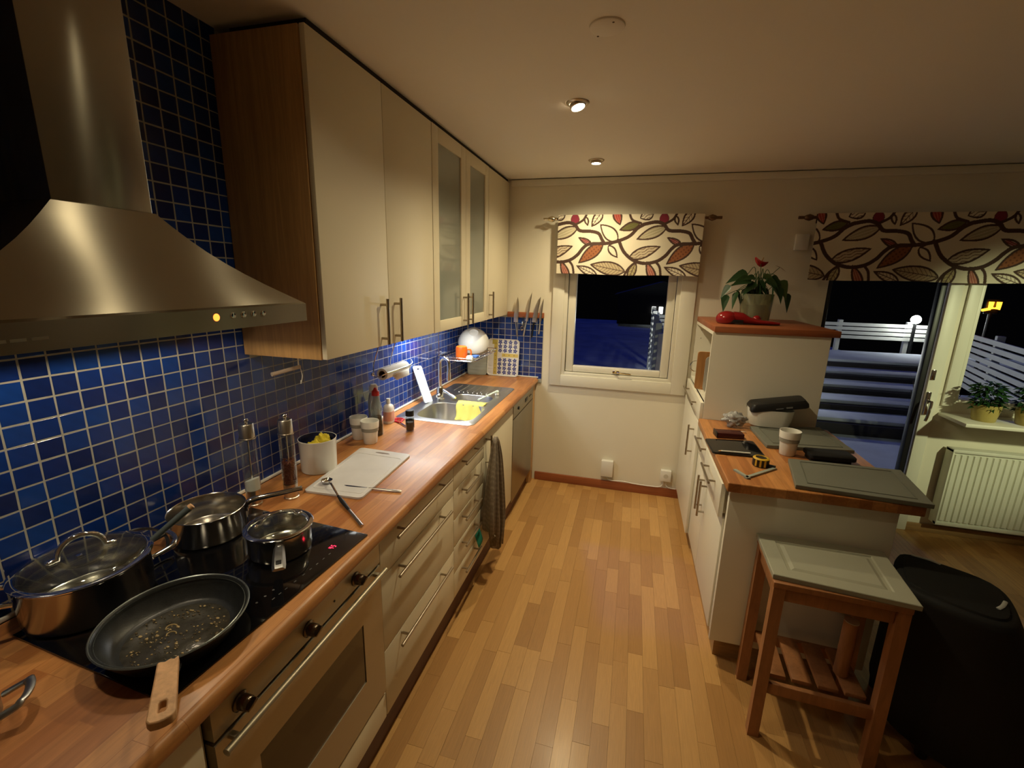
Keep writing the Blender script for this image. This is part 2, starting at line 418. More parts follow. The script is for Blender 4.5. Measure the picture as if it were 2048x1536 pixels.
def joined_boxes(name, rows, m, parent, attr=True):
    """rows: list of (verts 8x3) boxes with one random value each"""
    V = []; Fc = []; R = []
    quads = ((0, 2, 3, 1), (4, 5, 7, 6), (0, 1, 5, 4), (2, 6, 7, 3), (0, 4, 6, 2), (1, 3, 7, 5))
    rr = random.Random(11)
    for k, vs in enumerate(rows):
        V += vs; Fc += [[8*k+q for q in f] for f in quads]; R += [rr.random()]*6
    me = bpy.data.meshes.new(name); me.from_pydata(V, [], Fc); me.materials.append(m)
    a = me.attributes.new('rnd', 'FLOAT', 'FACE'); a.data.foreach_set('value', R)
    bmx = bmesh.new(); bmx.from_mesh(me); bmesh.ops.recalc_face_normals(bmx, faces=bmx.faces[:]); bmx.to_mesh(me); bmx.free()
    o = bpy.data.objects.new(name, me); COL.objects.link(o); o.parent = parent; o.matrix_parent_inverse = WM[parent].inverted()
    return stuff(o)
rows = []
for (x, yc, ln, dz) in joined:
    a, c = PW/2, ln/2
    rows.append([(x+sx*a*(0.99 if z else 1), yc+sy*c*(0.998 if z else 1), (dz if z else -0.006)) for z in (0, 1) for sy in (-1, 1) for sx in (-1, 1)])
joined_boxes('planks', rows, PLANKA, floor)

# ---- blue wall tiles: grout slab behind, one object per tile
PY, PZ, TG = 0.0534, 0.0497, 0.0036
g1 = MB().box(-0.007, 0.0004, 0.0, 1.297, 0.86, CZ).box(-0.007, 0.0004, 1.297, L, 0.86, 1.40).build('grout', GROUT, wall_left)
TT = 0.0045
tm = bpy.data.meshes.new('tile'); b = bmesh.new()
def tile_verts(w, h, t):
    e = 0.0012
    back = [(0, sy*w/2, sz*h/2) for sz in (-1, 1) for sy in (-1, 1)]
    mid = [(t-e*0.7, sy*w/2, sz*h/2) for sz in (-1, 1) for sy in (-1, 1)]
    fr = [(t, sy*(w/2-e), sz*(h/2-e)) for sz in (-1, 1) for sy in (-1, 1)]
    return back+mid+fr
vs = [b.verts.new(p) for p in tile_verts(PY-TG, PZ-TG, TT)]
def q(*i): b.faces.new([vs[k] for k in i])
for o_ in (0, 4):
    for (i, j) in ((0, 1), (1, 3), (3, 2), (2, 0)): q(o_+i, o_+j, o_+j+4, o_+i+4)
q(8, 9, 11, 10)
bmesh.ops.recalc_face_normals(b, faces=b.faces[:]); b.to_mesh(tm); b.free(); tm.materials.append(TILEO)
rt = random.Random(5)
def put_tile(parent, M):
    o = bpy.data.objects.new('tile', tm); COL.objects.link(o); o.parent = parent
    o.matrix_basis = WM[parent].inverted() @ M
allt = []
for k in range(-18, 60):
    yc = 0.948+PY*(k+0.5)
    if yc < 0.02 or yc > L-0.02: continue
    for r in range(-10, 21):
        zc = 1.388+PZ*(r+0.5)
        if zc > 1.388 and yc > 1.30: continue
        if zc > CZ-0.01: continue
        allt.append((yc, zc))
def tkey(t):
    y, z = t
    hid = (z > 1.56 and y < 1.02) or y < 0.40
    return (1 if hid else 0, y)
allt.sort(key=tkey)
for n_, (yc, zc) in enumerate(allt[:300]):
    put_tile(wall_left, Matrix.Translation((-0.0035, yc, zc)) @ Matrix.Rotation(rt.gauss(0, 0.006), 4, 'Z') @ Matrix.Rotation(rt.gauss(0, 0.006), 4, 'Y'))
rows = []
for (yc, zc) in allt[300:]:
    w, h = (PY-TG)/2, (PZ-TG)/2; rows.append([(-0.0035+TT*ix, yc+sy*w, zc+sz*h) for ix in (0, 1) for sz in (-1, 1) for sy in (-1, 1)])
joined_boxes('tiles', rows, TILEA, wall_left)
# far wall tiles
MB().box(0.0, 0.648, L-0.0074, L, 0.86, 1.40).build('grout', GROUT, wall_far)
for k in range(12):
    xc = 0.648-PY*(k+0.5)
    for r in range(-10, 0):
        zc = 1.388+PZ*(r+0.5)
        put_tile(wall_far, Matrix.Translation((xc, L-0.0035, zc)) @ Matrix.Rotation(-PI/2+rt.gauss(0, 0.005), 4, 'Z') @ Matrix.Rotation(rt.gauss(0, 0.005), 4, 'Y'))
# white sealing bead between worktop and tiles
structure(MB().box(0.0012, 0.010, 0.16, L-0.004, H, H+0.012, 0.003).box(0.010, 0.62, L-0.012, L-0.002, H, H+0.010, 0.003).build('trim_1', PLASTW))
# crown moulding on the far wall, brown skirting
structure(MB().box(0.36, XR, L-0.022, L, CZ-0.05, CZ-0.006, 0.004).build('trim_2', WHITEP))
structure(MB().box(0.62, 1.80, L-0.016, L, 0.0, 0.072, 0.004).build('baseboard_far', REDW))
structure(MB().box(3.28, XR, L-0.016, L, 0.0, 0.06, 0.004).build('trim_3', PLINTHO))

# ---- window_1 (small kitchen window)
w1 = sroot('window_1', (1.23, L, 0.86))
def frame(name, m_, parent, x0, x1, z0, z1, wl, wr, wb, wt, y0, y1, bev=0.003):
    b_ = MB(); b_.box(x0, x0+wl, y0, y1, z0, z1, bev); b_.box(x1-wr, x1, y0, y1, z0, z1, bev)
    b_.box(x0+wl, x1-wr, y0, y1, z0, z0+wb, bev); b_.box(x0+wl, x1-wr, y0, y1, z1-wt, z1, bev)
    return b_.build(name, m_, parent)
frame('casing', WHITEP, w1, 0.715, 1.765, 0.853, 2.12, 0.09, 0.105, 0.09, 0.05, L-0.022, L-0.0005)
frame('frame', WHITEP, w1, 0.803, 1.662, 0.938, 2.078, 0.03, 0.03, 0.03, 0.03, L-0.012, L+0.10)
frame('sash', WHITEP, w1, 0.838, 1.628, 0.973, 2.04, 0.058, 0.058, 0.048, 0.05, L+0.004, L+0.06, 0.006)
bx('glass_pane', PANE, w1, 0.894, 1.573, 1.018, 1.992, L+0.03, L+0.036)
lt = MB(); lt.box(1.215, 1.265, L-0.012, L+0.006, 0.985, 1.005, 0.003); lt.tube(smoothpath([(1.24, L-0.008, 0.995), (1.26, L-0.03, 0.992), (1.30, L-0.032, 0.992), (1.355, L-0.03, 0.988)], 5), 0.0055, 8); lt.sphere((1.24, L-0.014, 0.995), 0.011)
lt.build('latch', mat('brass', (0.75, 0.62, 0.32), 0.25, 1.0, rvar=0.05), w1)

# ---- door_1 (glazed patio door) and window_2 beside it
d1 = sroot('door_1', (2.94, L, 0.0))
frame('casing', WHITEP, d1, 2.585, 3.37, 0.0, 2.12, 0.03, 0.095, 0.0, 0.06, L-0.02, L-0.0005) if False else None
cs = MB(); cs.box(3.277, 3.350, L-0.022, L-0.0005, 0.0, 2.12, 0.004); cs.box(2.60, 3.338, L-0.022, L-0.0005, 2.06, 2.12, 0.004); cs.box(3.386, 3.448, L-0.018, L-0.0005, 0.93, 2.12, 0.004)
cs.build('casing', WHITEP, d1)
DKF = mat('dark_door_seal', (0.012, 0.012, 0.016), 0.4, var=0.1)
frame('stile', DKF, d1, 2.605, 3.2735, 0.01, 2.06, 0.02, 0.034, 0.05, 0.05, L+0.002, L+0.05)
bx('glass_pane', PANE, d1, 2.627, 3.238, 0.062, 2.008, L+0.028, L+0.034)
bx('frame', DKF, d1, 3.274, 3.335, 0.0, 2.085, L+0.002, L+0.05)
hd = MB(); hd.box(3.283, 3.307, L-0.034, L-0.023, 0.86, 1.02, 0.004); hd.cyl((3.295, L-0.03, 0.96), (3.295, L-0.075, 0.96), 0.008, seg=12); hd.tube(smoothpath([(3.295, L-0.075, 0.96), (3.292, L-0.080, 0.93), (3.286, L-0.08, 0.86), (3.281, L-0.078, 0.83)], 4), 0.0085, 10)
hd.box(3.283, 3.307, L-0.03, L-0.023, 1.10, 1.17, 0.003)
hd.build('door_handle', CHROME, d1)
w2 = sroot('window_2', (4.0, L, 0.88))
frame('frame', WHITEP, w2, 3.45, 4.70, 0.958, 2.088, 0.02, 0.06, 0.02, 0.05, L-0.012, L+0.08)
bx('glass_pane', PANE, w2, 3.471, 4.64, 0.978, 2.038, L+0.03, L+0.036)
bx('window_sill', WHITEP, w2, 3.385, 4.75, L-0.275, L-0.001, 0.858, 0.882, 0.006)
# ------------------------------------------------------------------ left run: base cabinets
XF = 0.60
def front(parent, name, m_, y0, y1, z0, z1, x=XF, t=0.019, bev=0.0022):
    return bx(name, m_, parent, x-t, x, y0+0.0015, y1-0.0015, z0+0.0015, z1-0.0015, bev)
def carcass(parent, y0, y1, z0=0.15, z1=0.852, m_=CABIN, x=XF-0.021):
    b_ = MB(); b_.box(0.03, x, y0, y0+0.016, z0, z1); b_.box(0.03, x, y1-0.016, y1, z0, z1); b_.box(0.03, x, y0+0.016, y1-0.016, z0, z0+0.016); b_.box(0.03, 0.04, y0+0.016, y1-0.016, z0+0.016, z1); b_.box(x-0.05, x, y0+0.016, y1-0.016, z1-0.016, z1)
    return b_.build('carcass', m_, parent)
def drawers(parent, y0, y1, zs, hy0, hy1, hz):
    for i in range(len(zs)-1):
        f_ = front(parent, 'drawer', CAB, y0, y1, zs[i+1], zs[i])
        if hz[i]: bar_handle(f_, (XF+0.034, hy0, hz[i]), (XF+0.034, hy1, hz[i]), (0.034, 0, 0))
t = thing('drawer_cabinet', 'cream cabinet of three wide drawers between oven and narrow drawers', 'cabinet', (0.3, 1.47, 0.0))
carcass(t, 1.158, 1.791); drawers(t, 1.158, 1.791, (0.852, 0.708, 0.419, 0.150), 1.222, 1.690, (0.832, 0.682, 0.400))
t = thing('drawer_cabinet', 'cream cabinet of five narrow drawers beside the hanging towel', 'cabinet', (0.3, 2.01, 0.0))
carcass(t, 1.791, 2.232); drawers(t, 1.791, 2.232, (0.852, 0.721, 0.573, 0.431, 0.287, 0.150), 1.872, 2.105, (0.832, 0.685, 0.540, 0.398, 0.252))
t = thing('sink_cabinet', 'plain cream cabinet under the sink, towel on its handle', 'cabinet', (0.3, 2.54, 0.0))
carcass(t, 2.232, 2.855, z1=0.66); d_o = front(t, 'door', CAB, 2.232, 2.855, 0.150, 0.852)
bar_handle(d_o, (XF+0.034, 2.262, 0.842), (XF+0.034, 2.262, 0.66), (0.034, 0, 0), post=0.13)
t = thing('base_cabinet', 'cream cabinet left of the oven, cut by the picture edge', 'cabinet', (0.3, 0.35, 0.0))
carcass(t, 0.16, 0.535); front(t, 'door', CAB, 0.16, 0.52, 0.150, 0.852)
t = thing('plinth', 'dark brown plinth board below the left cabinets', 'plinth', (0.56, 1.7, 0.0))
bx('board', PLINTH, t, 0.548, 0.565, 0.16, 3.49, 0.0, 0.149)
# dishwasher
t = thing('dishwasher', 'steel fronted dishwasher at the window end of the counter', 'dishwasher', (0.3, 3.17, 0.0))
DWS = mat('dishwasher_steel', (0.34, 0.31, 0.25), 0.33, 1.0, var=0.05, scale=4, stretch=(1, 1, 40), rvar=0.05)
bx('body', BLACKP, t, 0.03, 0.575, 2.862, 3.478, 0.151, 0.850)
front(t, 'door', DWS, 2.858, 3.482, 0.125, 0.748, 0.603, 0.024)
pn = front(t, 'control_panel', DWS, 2.858, 3.482, 0.752, 0.852, 0.603, 0.024)
bx('handle_recess', BLACKP, pn, 0.6025, 0.606, 3.20, 3.28, 0.785, 0.815, 0.002)
MB().cyl((0.603, 2.99, 0.80), (0.612, 2.99, 0.80), 0.012, seg=16).build('button', BLACKP, pn)
for k in range(3): MB().cyl((0.603, 3.34+0.03*k, 0.80), (0.606, 3.34+0.03*k, 0.80), 0.005, seg=12).build('button', BLACKP, pn)
t = thing('end_panel', 'narrow wooden end panel between dishwasher and far wall', 'panel', (0.3, 3.53, 0.0))
bx('panel', OAKV, t, 0.03, 0.600, 3.487, 3.568, 0.0, 0.852, 0.001)
# built-in oven
t = thing('oven', 'built in steel oven with three knobs under the hob', 'oven', (0.3, 0.85, 0.0))
bx('body', BLACKP, t, 0.04, 0.575, 0.545, 1.148, 0.262, 0.848)
cp = bx('control_panel', OVENM, t, 0.575, 0.603, 0.538, 1.153, 0.777, 0.850, 0.002)
for y in (0.605, 0.815, 1.02):
    k_ = MB().lathe([(0.0, 0.0), (0.021, 0.0), (0.021, 0.004), (0.016, 0.006), (0.0155, 0.024), (0.013, 0.027), (0, 0.027)], M=Matrix.Translation((0.603, y, 0.810)) @ Matrix.Rotation(PI/2, 4, 'Y'), seg=24)
    k_.box(-0.003, 0.003, -0.014, 0.014, 0.024, 0.034, 0.001, 1, M=Matrix.Translation((0.603, y, 0.810)) @ Matrix.Rotation(PI/2, 4, 'Y') @ Matrix.Rotation(0.3, 4, 'Z'))
    k_.build('knob', mat('dark_chrome', (0.16, 0.13, 0.10), 0.16, 1.0, rvar=0.04), cp)
MB().cyl((0.603, 0.92, 0.81), (0.6045, 0.92, 0.81), 0.003, seg=10).build('indicator', BLACKP, cp)
dr = frame_y = None
b_ = MB(); y0, y1, z0, z1 = 0.538, 1.153, 0.268, 0.767
for (a0, a1, c0, c1) in ((y0, y1, 0.628, z1), (y0, y1, z0, 0.412), (y0, 0.635, 0.412, 0.628), (1.045, y1, 0.412, 0.628)): b_.box(0.578, 0.603, a0, a1, c0, c1)
dr = b_.build('door', OVENM, t)
bx('glass_pane', mat('oven_glass', (0.030, 0.018, 0.010), 0.10, coat=0.4, rvar=0.02), dr, 0.580, 0.6005, 0.635, 1.045, 0.412, 0.628)
hb = MB().cyl((0.626, 0.542, 0.757), (0.626, 1.150, 0.757), 0.0085, seg=14)
for y in (0.575, 1.118): hb.box(0.602, 0.626, y-0.007, y+0.007, 0.751, 0.763, 0.003)
hb.build('handle', OVENM, dr)
t = thing('oven_drawer_front', 'low cream panel below the oven', 'panel', (0.59, 0.85, 0.15))
front(t, 'panel', CAB, 0.538, 1.156, 0.150, 0.258)

# ------------------------------------------------------------------ worktop with the sink cut out
t = thing('worktop', 'long oiled butcher block worktop along the tiled wall', 'worktop', (0.31, 1.9, 0.85))
SX0, SX1, SY0, SY1 = 0.085, 0.515, 2.245, 3.115      # cut-out
wt = MB()
def edge_profile(x0):
    pts = [(x0, 0.855), (x0, H)]
    for k in range(7):
        a = PI/2-PI*k/6
        pts.append((0.600+0.0225*math.cos(a), 0.8775+0.0225*math.sin(a)))
    return pts
def strip(x0, y0, y1):
    pr = edge_profile(x0); wt.loft([[(x, y0, z) for x, z in pr], [(x, y1, z) for x, z in pr]], cap0=True, cap1=True)
strip(0.0115, 0.16, SY0); strip(SX1, SY0, SY1); strip(0.0115, SY1, L-0.013)
wt.box(0.0115, SX0, SY0, SY1, 0.855, H)
wt.build('board', TOPW, t, sharp=50)

# ------------------------------------------------------------------ induction hob
t = thing('induction_hob', 'black glass induction hob set into the worktop', 'hob', (0.335, 0.818, H), -0.065)
gl = MB().box(-0.235, 0.24, -0.305, 0.305, 0.0, 0.005, 0.0015).build('glass_plate', BLACKGL, t, local=True)
red = mat('red_display', (0.4, 0.0, 0.01), 0.4, emit=(1, 0.02, 0.06), estr=6.0)
def seg7(bm_, x, y, ch, s=0.010):
    on = {'0': 'abcdef', '9': 'abcdfg', '4': 'bcfg', '-': 'g', '5': 'acdfg'}[ch]
    w, th = s*0.55, s*0.13
    segs = {'a': (0, s, w, th), 'g': (0, 0, w, th), 'd': (0, -s, w, th), 'f': (-w/2, s/2, th, s), 'b': (w/2, s/2, th, s), 'e': (-w/2, -s/2, th, s), 'c': (w/2, -s/2, th, s)}
    for c in on:
        cx, cy, ww, hh = segs[c]; bm_.box(x-cy-hh/2, x-cy+hh/2, y+cx-ww/2, y+cx+ww/2, 0.0052, 0.0056)
b_ = MB(); seg7(b_, 0.185, 0.205, '4', 0.0075); seg7(b_, 0.185, 0.216, '5', 0.0075); b_.build('display', red, t, local=True)
gm = mat('hob_print', (0.10, 0.10, 0.10), 0.5, var=0.1)
for y in (-0.02, 0.0, 0.02, 0.05, 0.08, 0.105, 0.13, 0.155, 0.18): MB().box(0.2, 0.2025, y-0.004, y+0.004, 0.0051, 0.0054).build('touch_mark', gm, t, local=True)
for y in (-0.045, -0.02, 0.005): MB().cyl((0.175, y, 0.0051), (0.175, y, 0.0054), 0.003, seg=12).build('touch_mark', gm, t, local=True)
# ------------------------------------------------------------------ sink
t = thing('sink', 'stainless inset sink with two bowls and ribbed drainer', 'sink', (0.30, 2.68, H))
bm = bmesh.new()
def loop(pts):
    vs_ = [bm.verts.new(p) for p in pts]
    return [bm.edges.new((vs_[i], vs_[(i+1) % len(vs_)])) for i in range(len(vs_))], vs_
zt = H+0.004
B1 = (0.325, 2.435, 0.355, 0.335, 0.085); B2 = (0.34, 2.750, 0.27, 0.20, 0.07)
e0, v0 = loop(rrect(0.30, 2.68, 0.47, 0.92, 0.035, zt)); e1, v1 = loop(rrect(*B1, zt)); e2, v2 = loop(rrect(*B2, zt))
bmesh.ops.triangle_fill(bm, edges=e0+e1+e2, use_beauty=True)
def skirt(v, loops):
    prev = v
    for lp in loops:
        cur = [bm.verts.new(p) for p in lp]; n = len(cur)
        for i in range(n): bm.faces.new((prev[i], prev[(i+1) % n], cur[(i+1) % n], cur[i]))
        prev = cur
    return prev
skirt(v0, [rrect(0.30, 2.68, 0.478, 0.928, 0.038, zt-0.0015), rrect(0.30, 2.68, 0.478, 0.928, 0.038, H+0.0003)])
for v, (cx, cy, w_, dd, rr), dep in ((v1, B1, 0.155), (v2, B2, 0.12)):
    lp = skirt(v, [rrect(cx, cy, w_-0.006, dd-0.006, rr-0.003, zt-0.004), rrect(cx, cy, w_-0.014, dd-0.014, rr-0.007, zt-dep*0.75), rrect(cx, cy, w_-0.04, dd-0.04, rr-0.02, zt-dep*0.95), rrect(cx, cy, w_-0.09, dd-0.09, max(rr-0.045, 0.02), zt-dep)])
    bm.faces.new(lp)
sk = MB(); sk.bm.free(); sk.bm = bm; sk.build('basin', SINKST, t)
for (cx, cy, dep) in ((0.325, 2.435, 0.155), (0.34, 2.750, 0.12)):
    MB().lathe([(0, 0.001), (0.03, 0.001), (0.034, 0.004), (0.038, 0.001)], (cx, cy, zt-dep+0.0005), 24).build('drain', CHROME, t)
rb = MB()
for k in range(7): rb.tube([(0.14+0.05*k, 2.93, zt), (0.14+0.05*k, 3.10, zt)], 0.004, 8)
for k in range(9): rb.sphere((0.19+0.034*k, 2.897, zt), 0.0065, (1, 1, 0.6), 10, 6)
rb.build('drainer_rib', SINKST, t)
# ------------------------------------------------------------------ faucet
t = thing('faucet', 'chrome high arc mixer tap behind the sink bowls', 'faucet', (0.150, 2.665, zt))
FX, FY = 0.150, 2.665
MB().lathe([(0, 0), (0.030, 0), (0.030, 0.006), (0.024, 0.012), (0.022, 0.075), (0.018, 0.082), (0.014, 0.088)], (FX, FY, zt+0.0005), 24).build('base', CHROME, t)
pts = [(FX, FY, zt+0.08), (FX, FY, zt+0.235)] + arc((FX+0.036, FY-0.012, zt+0.245), 0.038, PI, 0.0, 12, ax=(0.95, -0.31, 0)) + [(FX+0.072, FY-0.024, zt+0.19)]
MB().tube(pts, 0.0115, 12).cyl((FX+0.072, FY-0.024, zt+0.195), (FX+0.072, FY-0.024, zt+0.140), 0.0145, seg=16).build('spout', CHROME, t)
lv = MB(); lv.tube([(FX+0.01, FY+0.01, zt+0.062), (FX+0.055, FY-0.005, zt+0.05), (FX+0.12, FY-0.035, zt+0.028)], [0.015, 0.012, 0.009], 12); lv.sphere((FX+0.005, FY-0.035, zt+0.03), 0.019)
lv.build('lever', CHROME, t)

# ------------------------------------------------------------------ wall cabinets
UX = 0.344; UB = 1.404; UT = 2.405
def wall_cab(label, y0, y1, loc_y, doors, name='wall_cabinet', glass=False):
    t = thing(name, label, 'cabinet', (0.17, loc_y, UB))
    b_ = MB(); x = UX-0.022
    b_.box(0.003, x, y0, y0+0.016, UB, UT-0.003); b_.box(0.003, x, y1-0.016, y1, UB, UT-0.003); b_.box(0.003, x, y0+0.016, y1-0.016, UB, UB+0.018); b_.box(0.003, x, y0+0.016, y1-0.016, UT-0.02, UT-0.003); b_.box(0.003, 0.012, y0+0.016, y1-0.016, UB+0.018, UT-0.02)
    if glass:
        for z in (1.74, 2.05): b_.box(0.012, x-0.03, y0+0.016, y1-0.016, z, z+0.016)
    b_.build('carcass', CABIN, t)
    for (a, c, hy) in doors:
        if glass:
            f_ = MB(); a0, c0, z0, z1 = a+0.0015, c-0.0015, UB, UT; w_ = 0.072
            f_.box(UX-0.02, UX, a0, a0+w_, z0, z1, 0.002); f_.box(UX-0.02, UX, c0-w_, c0, z0, z1, 0.002)
            f_.box(UX-0.02, UX, a0+w_, c0-w_, z0, z0+0.06, 0.002); f_.box(UX-0.02, UX, a0+w_, c0-w_, z1-0.068, z1, 0.002)
            f_ = f_.build('door', CAB, t); bx('glass_pane', FROST, f_, UX-0.013, UX-0.008, a0+w_, c0-w_, z0+0.06, z1-0.068)
        else: f_ = front(t, 'door', CAB, a, c, UB, UT, UX)
        bar_handle(f_, (UX+0.032, hy, 1.415), (UX+0.032, hy, 1.600), (0.032, 0, 0), r=0.0065, post=0.13)
    return t
t = wall_cab('tall cream wall cabinet with two plain doors next to the hood', 1.318, 2.166, 1.74, ((1.300, 1.722, 1.655), (1.722, 2.166, 1.765)))
bx('side_panel', OAKV, t, 0.003, UX-0.022, 1.298, 1.316, UB, UT-0.003, 0.0008)
wall_cab('wall cabinet with two frosted glass doors', 2.170, 3.055, 2.61, ((2.170, 2.629, 2.585), (2.629, 3.055, 2.668)), name='glass_cabinet', glass=True)
wall_cab('narrow cream wall cabinet with one plain door in the far corner', 3.058, 3.566, 3.31, ((3.057, 3.566, 3.088),))
t = thing('shadow_gap_strip', 'dark strip painted in for the shadow gap above the wall cabinets', 'trim', (0.16, 2.4, UT))
bx('board', DARKGAP, t, 0.05, UX-0.015, 1.33, 3.57, UT, CZ-0.001)  # near-black board stands in for the shade between cabinets and ceiling
# lamps under the wall cabinets
LENS = mat('lamp_lens', (0.9, 0.9, 0.85), 0.4, emit=(0.95, 0.97, 0.92), estr=3)
for (y0, y1, lx, lab) in ((2.16, 2.84, 0.085, 'long white strip lamp under the frosted glass cabinet'), (2.90, 3.04, 0.215, 'short white strip lamp above the dish rack')):
    t = thing('strip_lamp', lab, 'lamp', (lx, (y0+y1)/2, UB-0.016))
    bx('housing', PLASTW, t, lx-0.035, lx+0.035, y0, y1, UB-0.014, UB-0.0005, 0.002); bx('diffuser', LENS, t, lx-0.025, lx+0.025, y0+0.01, y1-0.01, UB-0.0165, UB-0.0142)
# little stick with a cord hanging at the cabinet's lower edge
t = thing('lamp_switch', 'small pale stick switch with a thin cord under the cabinet edge', 'switch', (0.11, 1.37, 1.335))
MB().cyl((0.100, 1.318, 1.335), (0.125, 1.425, 1.345), 0.0075, seg=12).cyl((0.098, 1.312, 1.3345), (0.100, 1.318, 1.335), 0.0078, seg=12).build('stick', mat('pale_plastic', (0.55, 0.45, 0.36), 0.5, var=0.05), t)
MB().tube(smoothpath([(0.124, 1.42, 1.345), (0.122, 1.42, 1.402)], 3), 0.003, 6).tube(smoothpath([(0.126, 1.424, 1.343), (0.13, 1.428, 1.31), (0.128, 1.42, 1.28), (0.12, 1.43, 1.29)], 5), 0.0018, 6).build('cord', PLASTW, t)

# ------------------------------------------------------------------ range hood
t = thing('range_hood', 'brushed steel pyramid chimney hood over the hob', 'hood', (0.2, 0.715, 1.56))
HY0, HY1, HX = 0.336, 1.100, 0.430; CY0, CY1, CX = 0.624, 0.806, 0.303
zb, zl, zc = 1.560, 1.612, 1.810
b_ = MB()
def rect(x1, y0, y1, z, n=1):
    return [(0.003, y0, z), (x1, y0, z), (x1, y1, z), (0.003, y1, z)]
# canopy: slightly hollow front, from lip to chimney
loops = []
for k in range(9):
    s_ = k/8; e_ = s_ + 0.10*math.sin(PI*s_)
    loops.append(rect(HX+(CX+0.004-HX)*e_, HY0+(CY0-0.004-HY0)*e_, HY1+(CY1+0.004-HY1)*e_, zl+(zc-zl)*s_))
b_.loft(loops, cap1=True)
b_.build('canopy', HOODST, t, sharp=25)
def hrect(x0, x1, y0, y1, z): return [(x0, y0, z), (x1, y0, z), (x1, y1, z), (x0, y1, z)]
lip = MB(); lip.loft([rect(HX, HY0, HY1, zl), rect(HX+0.006, HY0-0.004, HY1+0.004, zl-0.004), rect(HX+0.006, HY0-0.004, HY1+0.004, zb), hrect(0.130, HX-0.020, HY0+0.012, HY1-0.012, zb), hrect(0.130, HX-0.020, HY0+0.012, HY1-0.012, zb+0.006), hrect(0.006, HX+0.002, HY0, HY1, zb+0.008), hrect(0.006, HX-0.002, HY0+0.002, HY1-0.002, zl-0.002)])
lip = lip.build('lip', HOODST, t, sharp=25)
bx('chimney', HOODST, t, 0.003, CX, CY0, CY1, zc-0.002, CZ-0.002, 0.002)
ft = MB(); ft.box(0.06, 0.36, 0.44, 0.70, 1.676, 1.682, 0.002); ft.box(0.06, 0.36, 0.735, 0.99, 1.676, 1.682, 0.002); ft.build('filter', mat('filter_mesh', (0.35, 0.33, 0.30), 0.45, 0.9, var=0.2, scale=300), t)
HL = mat('hood_lens', (0.9, 0.85, 0.7), 0.3, emit=(1.0, 0.82, 0.55), estr=8)
for y in (0.52, 0.92): MB().cyl((0.25, y, 1.675), (0.25, y, 1.668), 0.028, seg=20).build('lamp_lens', HL, t)
led = mat('orange_indicator', (1, 0.2, 0.02), 0.4, emit=(1, 0.16, 0.02), estr=4)
fx = HX+0.006; zz = 1.586
MB().lathe([(0, 0.003), (0.006, 0.0025), (0.0085, 0.0)], M=Matrix.Translation((fx, 0.812, zz+0.004)) @ Matrix.Rotation(PI/2, 4, 'Y'), seg=16).build('indicator', led, lip)
for k in range(4):
    y = 0.856+0.030*k
    MB().lathe([(0, 0.003), (0.006, 0.0025), (0.0075, 0.0)], M=Matrix.Translation((fx, y, zz+0.005)) @ Matrix.Rotation(PI/2, 4, 'Y'), seg=16).build('button', CHROME, lip)
mkp = MB()
for k, s in enumerate((0.022, 0.02, 0.022)): mkp.box(fx-0.0002, fx+0.0004, 0.43+0.026*k, 0.43+0.026*k+s, zz-0.008, zz-0.003)
mkp.build('maker_plate', CHROME, lip)
# ------------------------------------------------------------------ pots and pans on the hob
HZ = H+0.0052
def lid_glass(t, r, zr, dome, name='glass'):
    """glass dome with steel rim; t's children"""
    pr = [(r-0.006, zr+0.001)]
    for k in range(1, 9):
        a = k/8; pr.append(((r-0.006)*math.cos(a*PI/2*0.999) if k < 8 else 0.0, zr+0.001+dome*math.sin(a*PI/2)))
    return pr
def pot_wall(r, h, t_=0.002, flare=0.003):
    return [(0, 0), (r-0.012, 0), (r-0.003, 0.003), (r, 0.012), (r, h-0.004), (r+flare, h), (r+flare-0.001, h+0.001), (r-t_, h-0.004), (r-t_, 0.012), (r-0.012, 0.004), (0, 0.004)]
def loop_handle(c, ang, r0, z, out, wid, rad=0.006):
    cx, cy = c; u = Vector((math.cos(ang), math.sin(ang), 0)); v = Vector((-u.y, u.x, 0)); o = Vector((cx, cy, z))
    pts = [o+u*(r0-0.002)-v*wid, o+u*(r0+out*0.75)-v*wid*0.98+Vector((0, 0, 0.012))] + [o+u*(r0+out*(0.75+0.25*math.sin(PI*k/8)))-v*wid*math.cos(PI*k/8)*0.9+Vector((0, 0, 0.016)) for k in range(1, 8)] + [o+u*(r0+out*0.75)+v*wid*0.98+Vector((0, 0, 0.012)), o+u*(r0-0.002)+v*wid]
    return smoothpath(pts, 4), rad
# casserole
PC = (0.128, 0.655); PR = 0.122
t = thing('casserole_pot', 'wide steel casserole under a glass lid at the back of the hob', 'pot', (PC[0], PC[1], HZ))
MB().lathe(pot_wall(PR, 0.105), (PC[0], PC[1], HZ+0.0005), 56).build('body', POTST, t)
for a in (math.radians(62), math.radians(242)):
    p_, rd = loop_handle(PC, a, PR, HZ+0.083, 0.052, 0.042); MB().tube(p_, rd, 10).build('handle', CHROME, t)
t = thing('pot_lid', 'large domed glass lid with steel rim covering the casserole', 'lid', (PC[0], PC[1], HZ+0.107))
zr = HZ+0.1075
MB().lathe([(PR-0.004, 0.0), (PR+0.007, 0.0), (PR+0.008, 0.003), (PR+0.004, 0.005), (PR-0.006, 0.005), (PR-0.004, 0.0)], (PC[0], PC[1], zr), 56).build('rim', CHROME, t)
def dome(c, r, z0, hgt, th=0.003, n=8, seg=48):
    o = [(r*math.cos(k/n*PI/2), z0+hgt*math.sin(k/n*PI/2)) for k in range(n)] + [(0, z0+hgt)]
    i_ = [(0, z0+hgt-th)] + [((r-th)*math.cos(k/n*PI/2), z0+(hgt-th)*math.sin(k/n*PI/2)) for k in range(n-1, -1, -1)] + [o[0]]
    return MB().lathe(o+i_, (c[0], c[1], 0), seg)
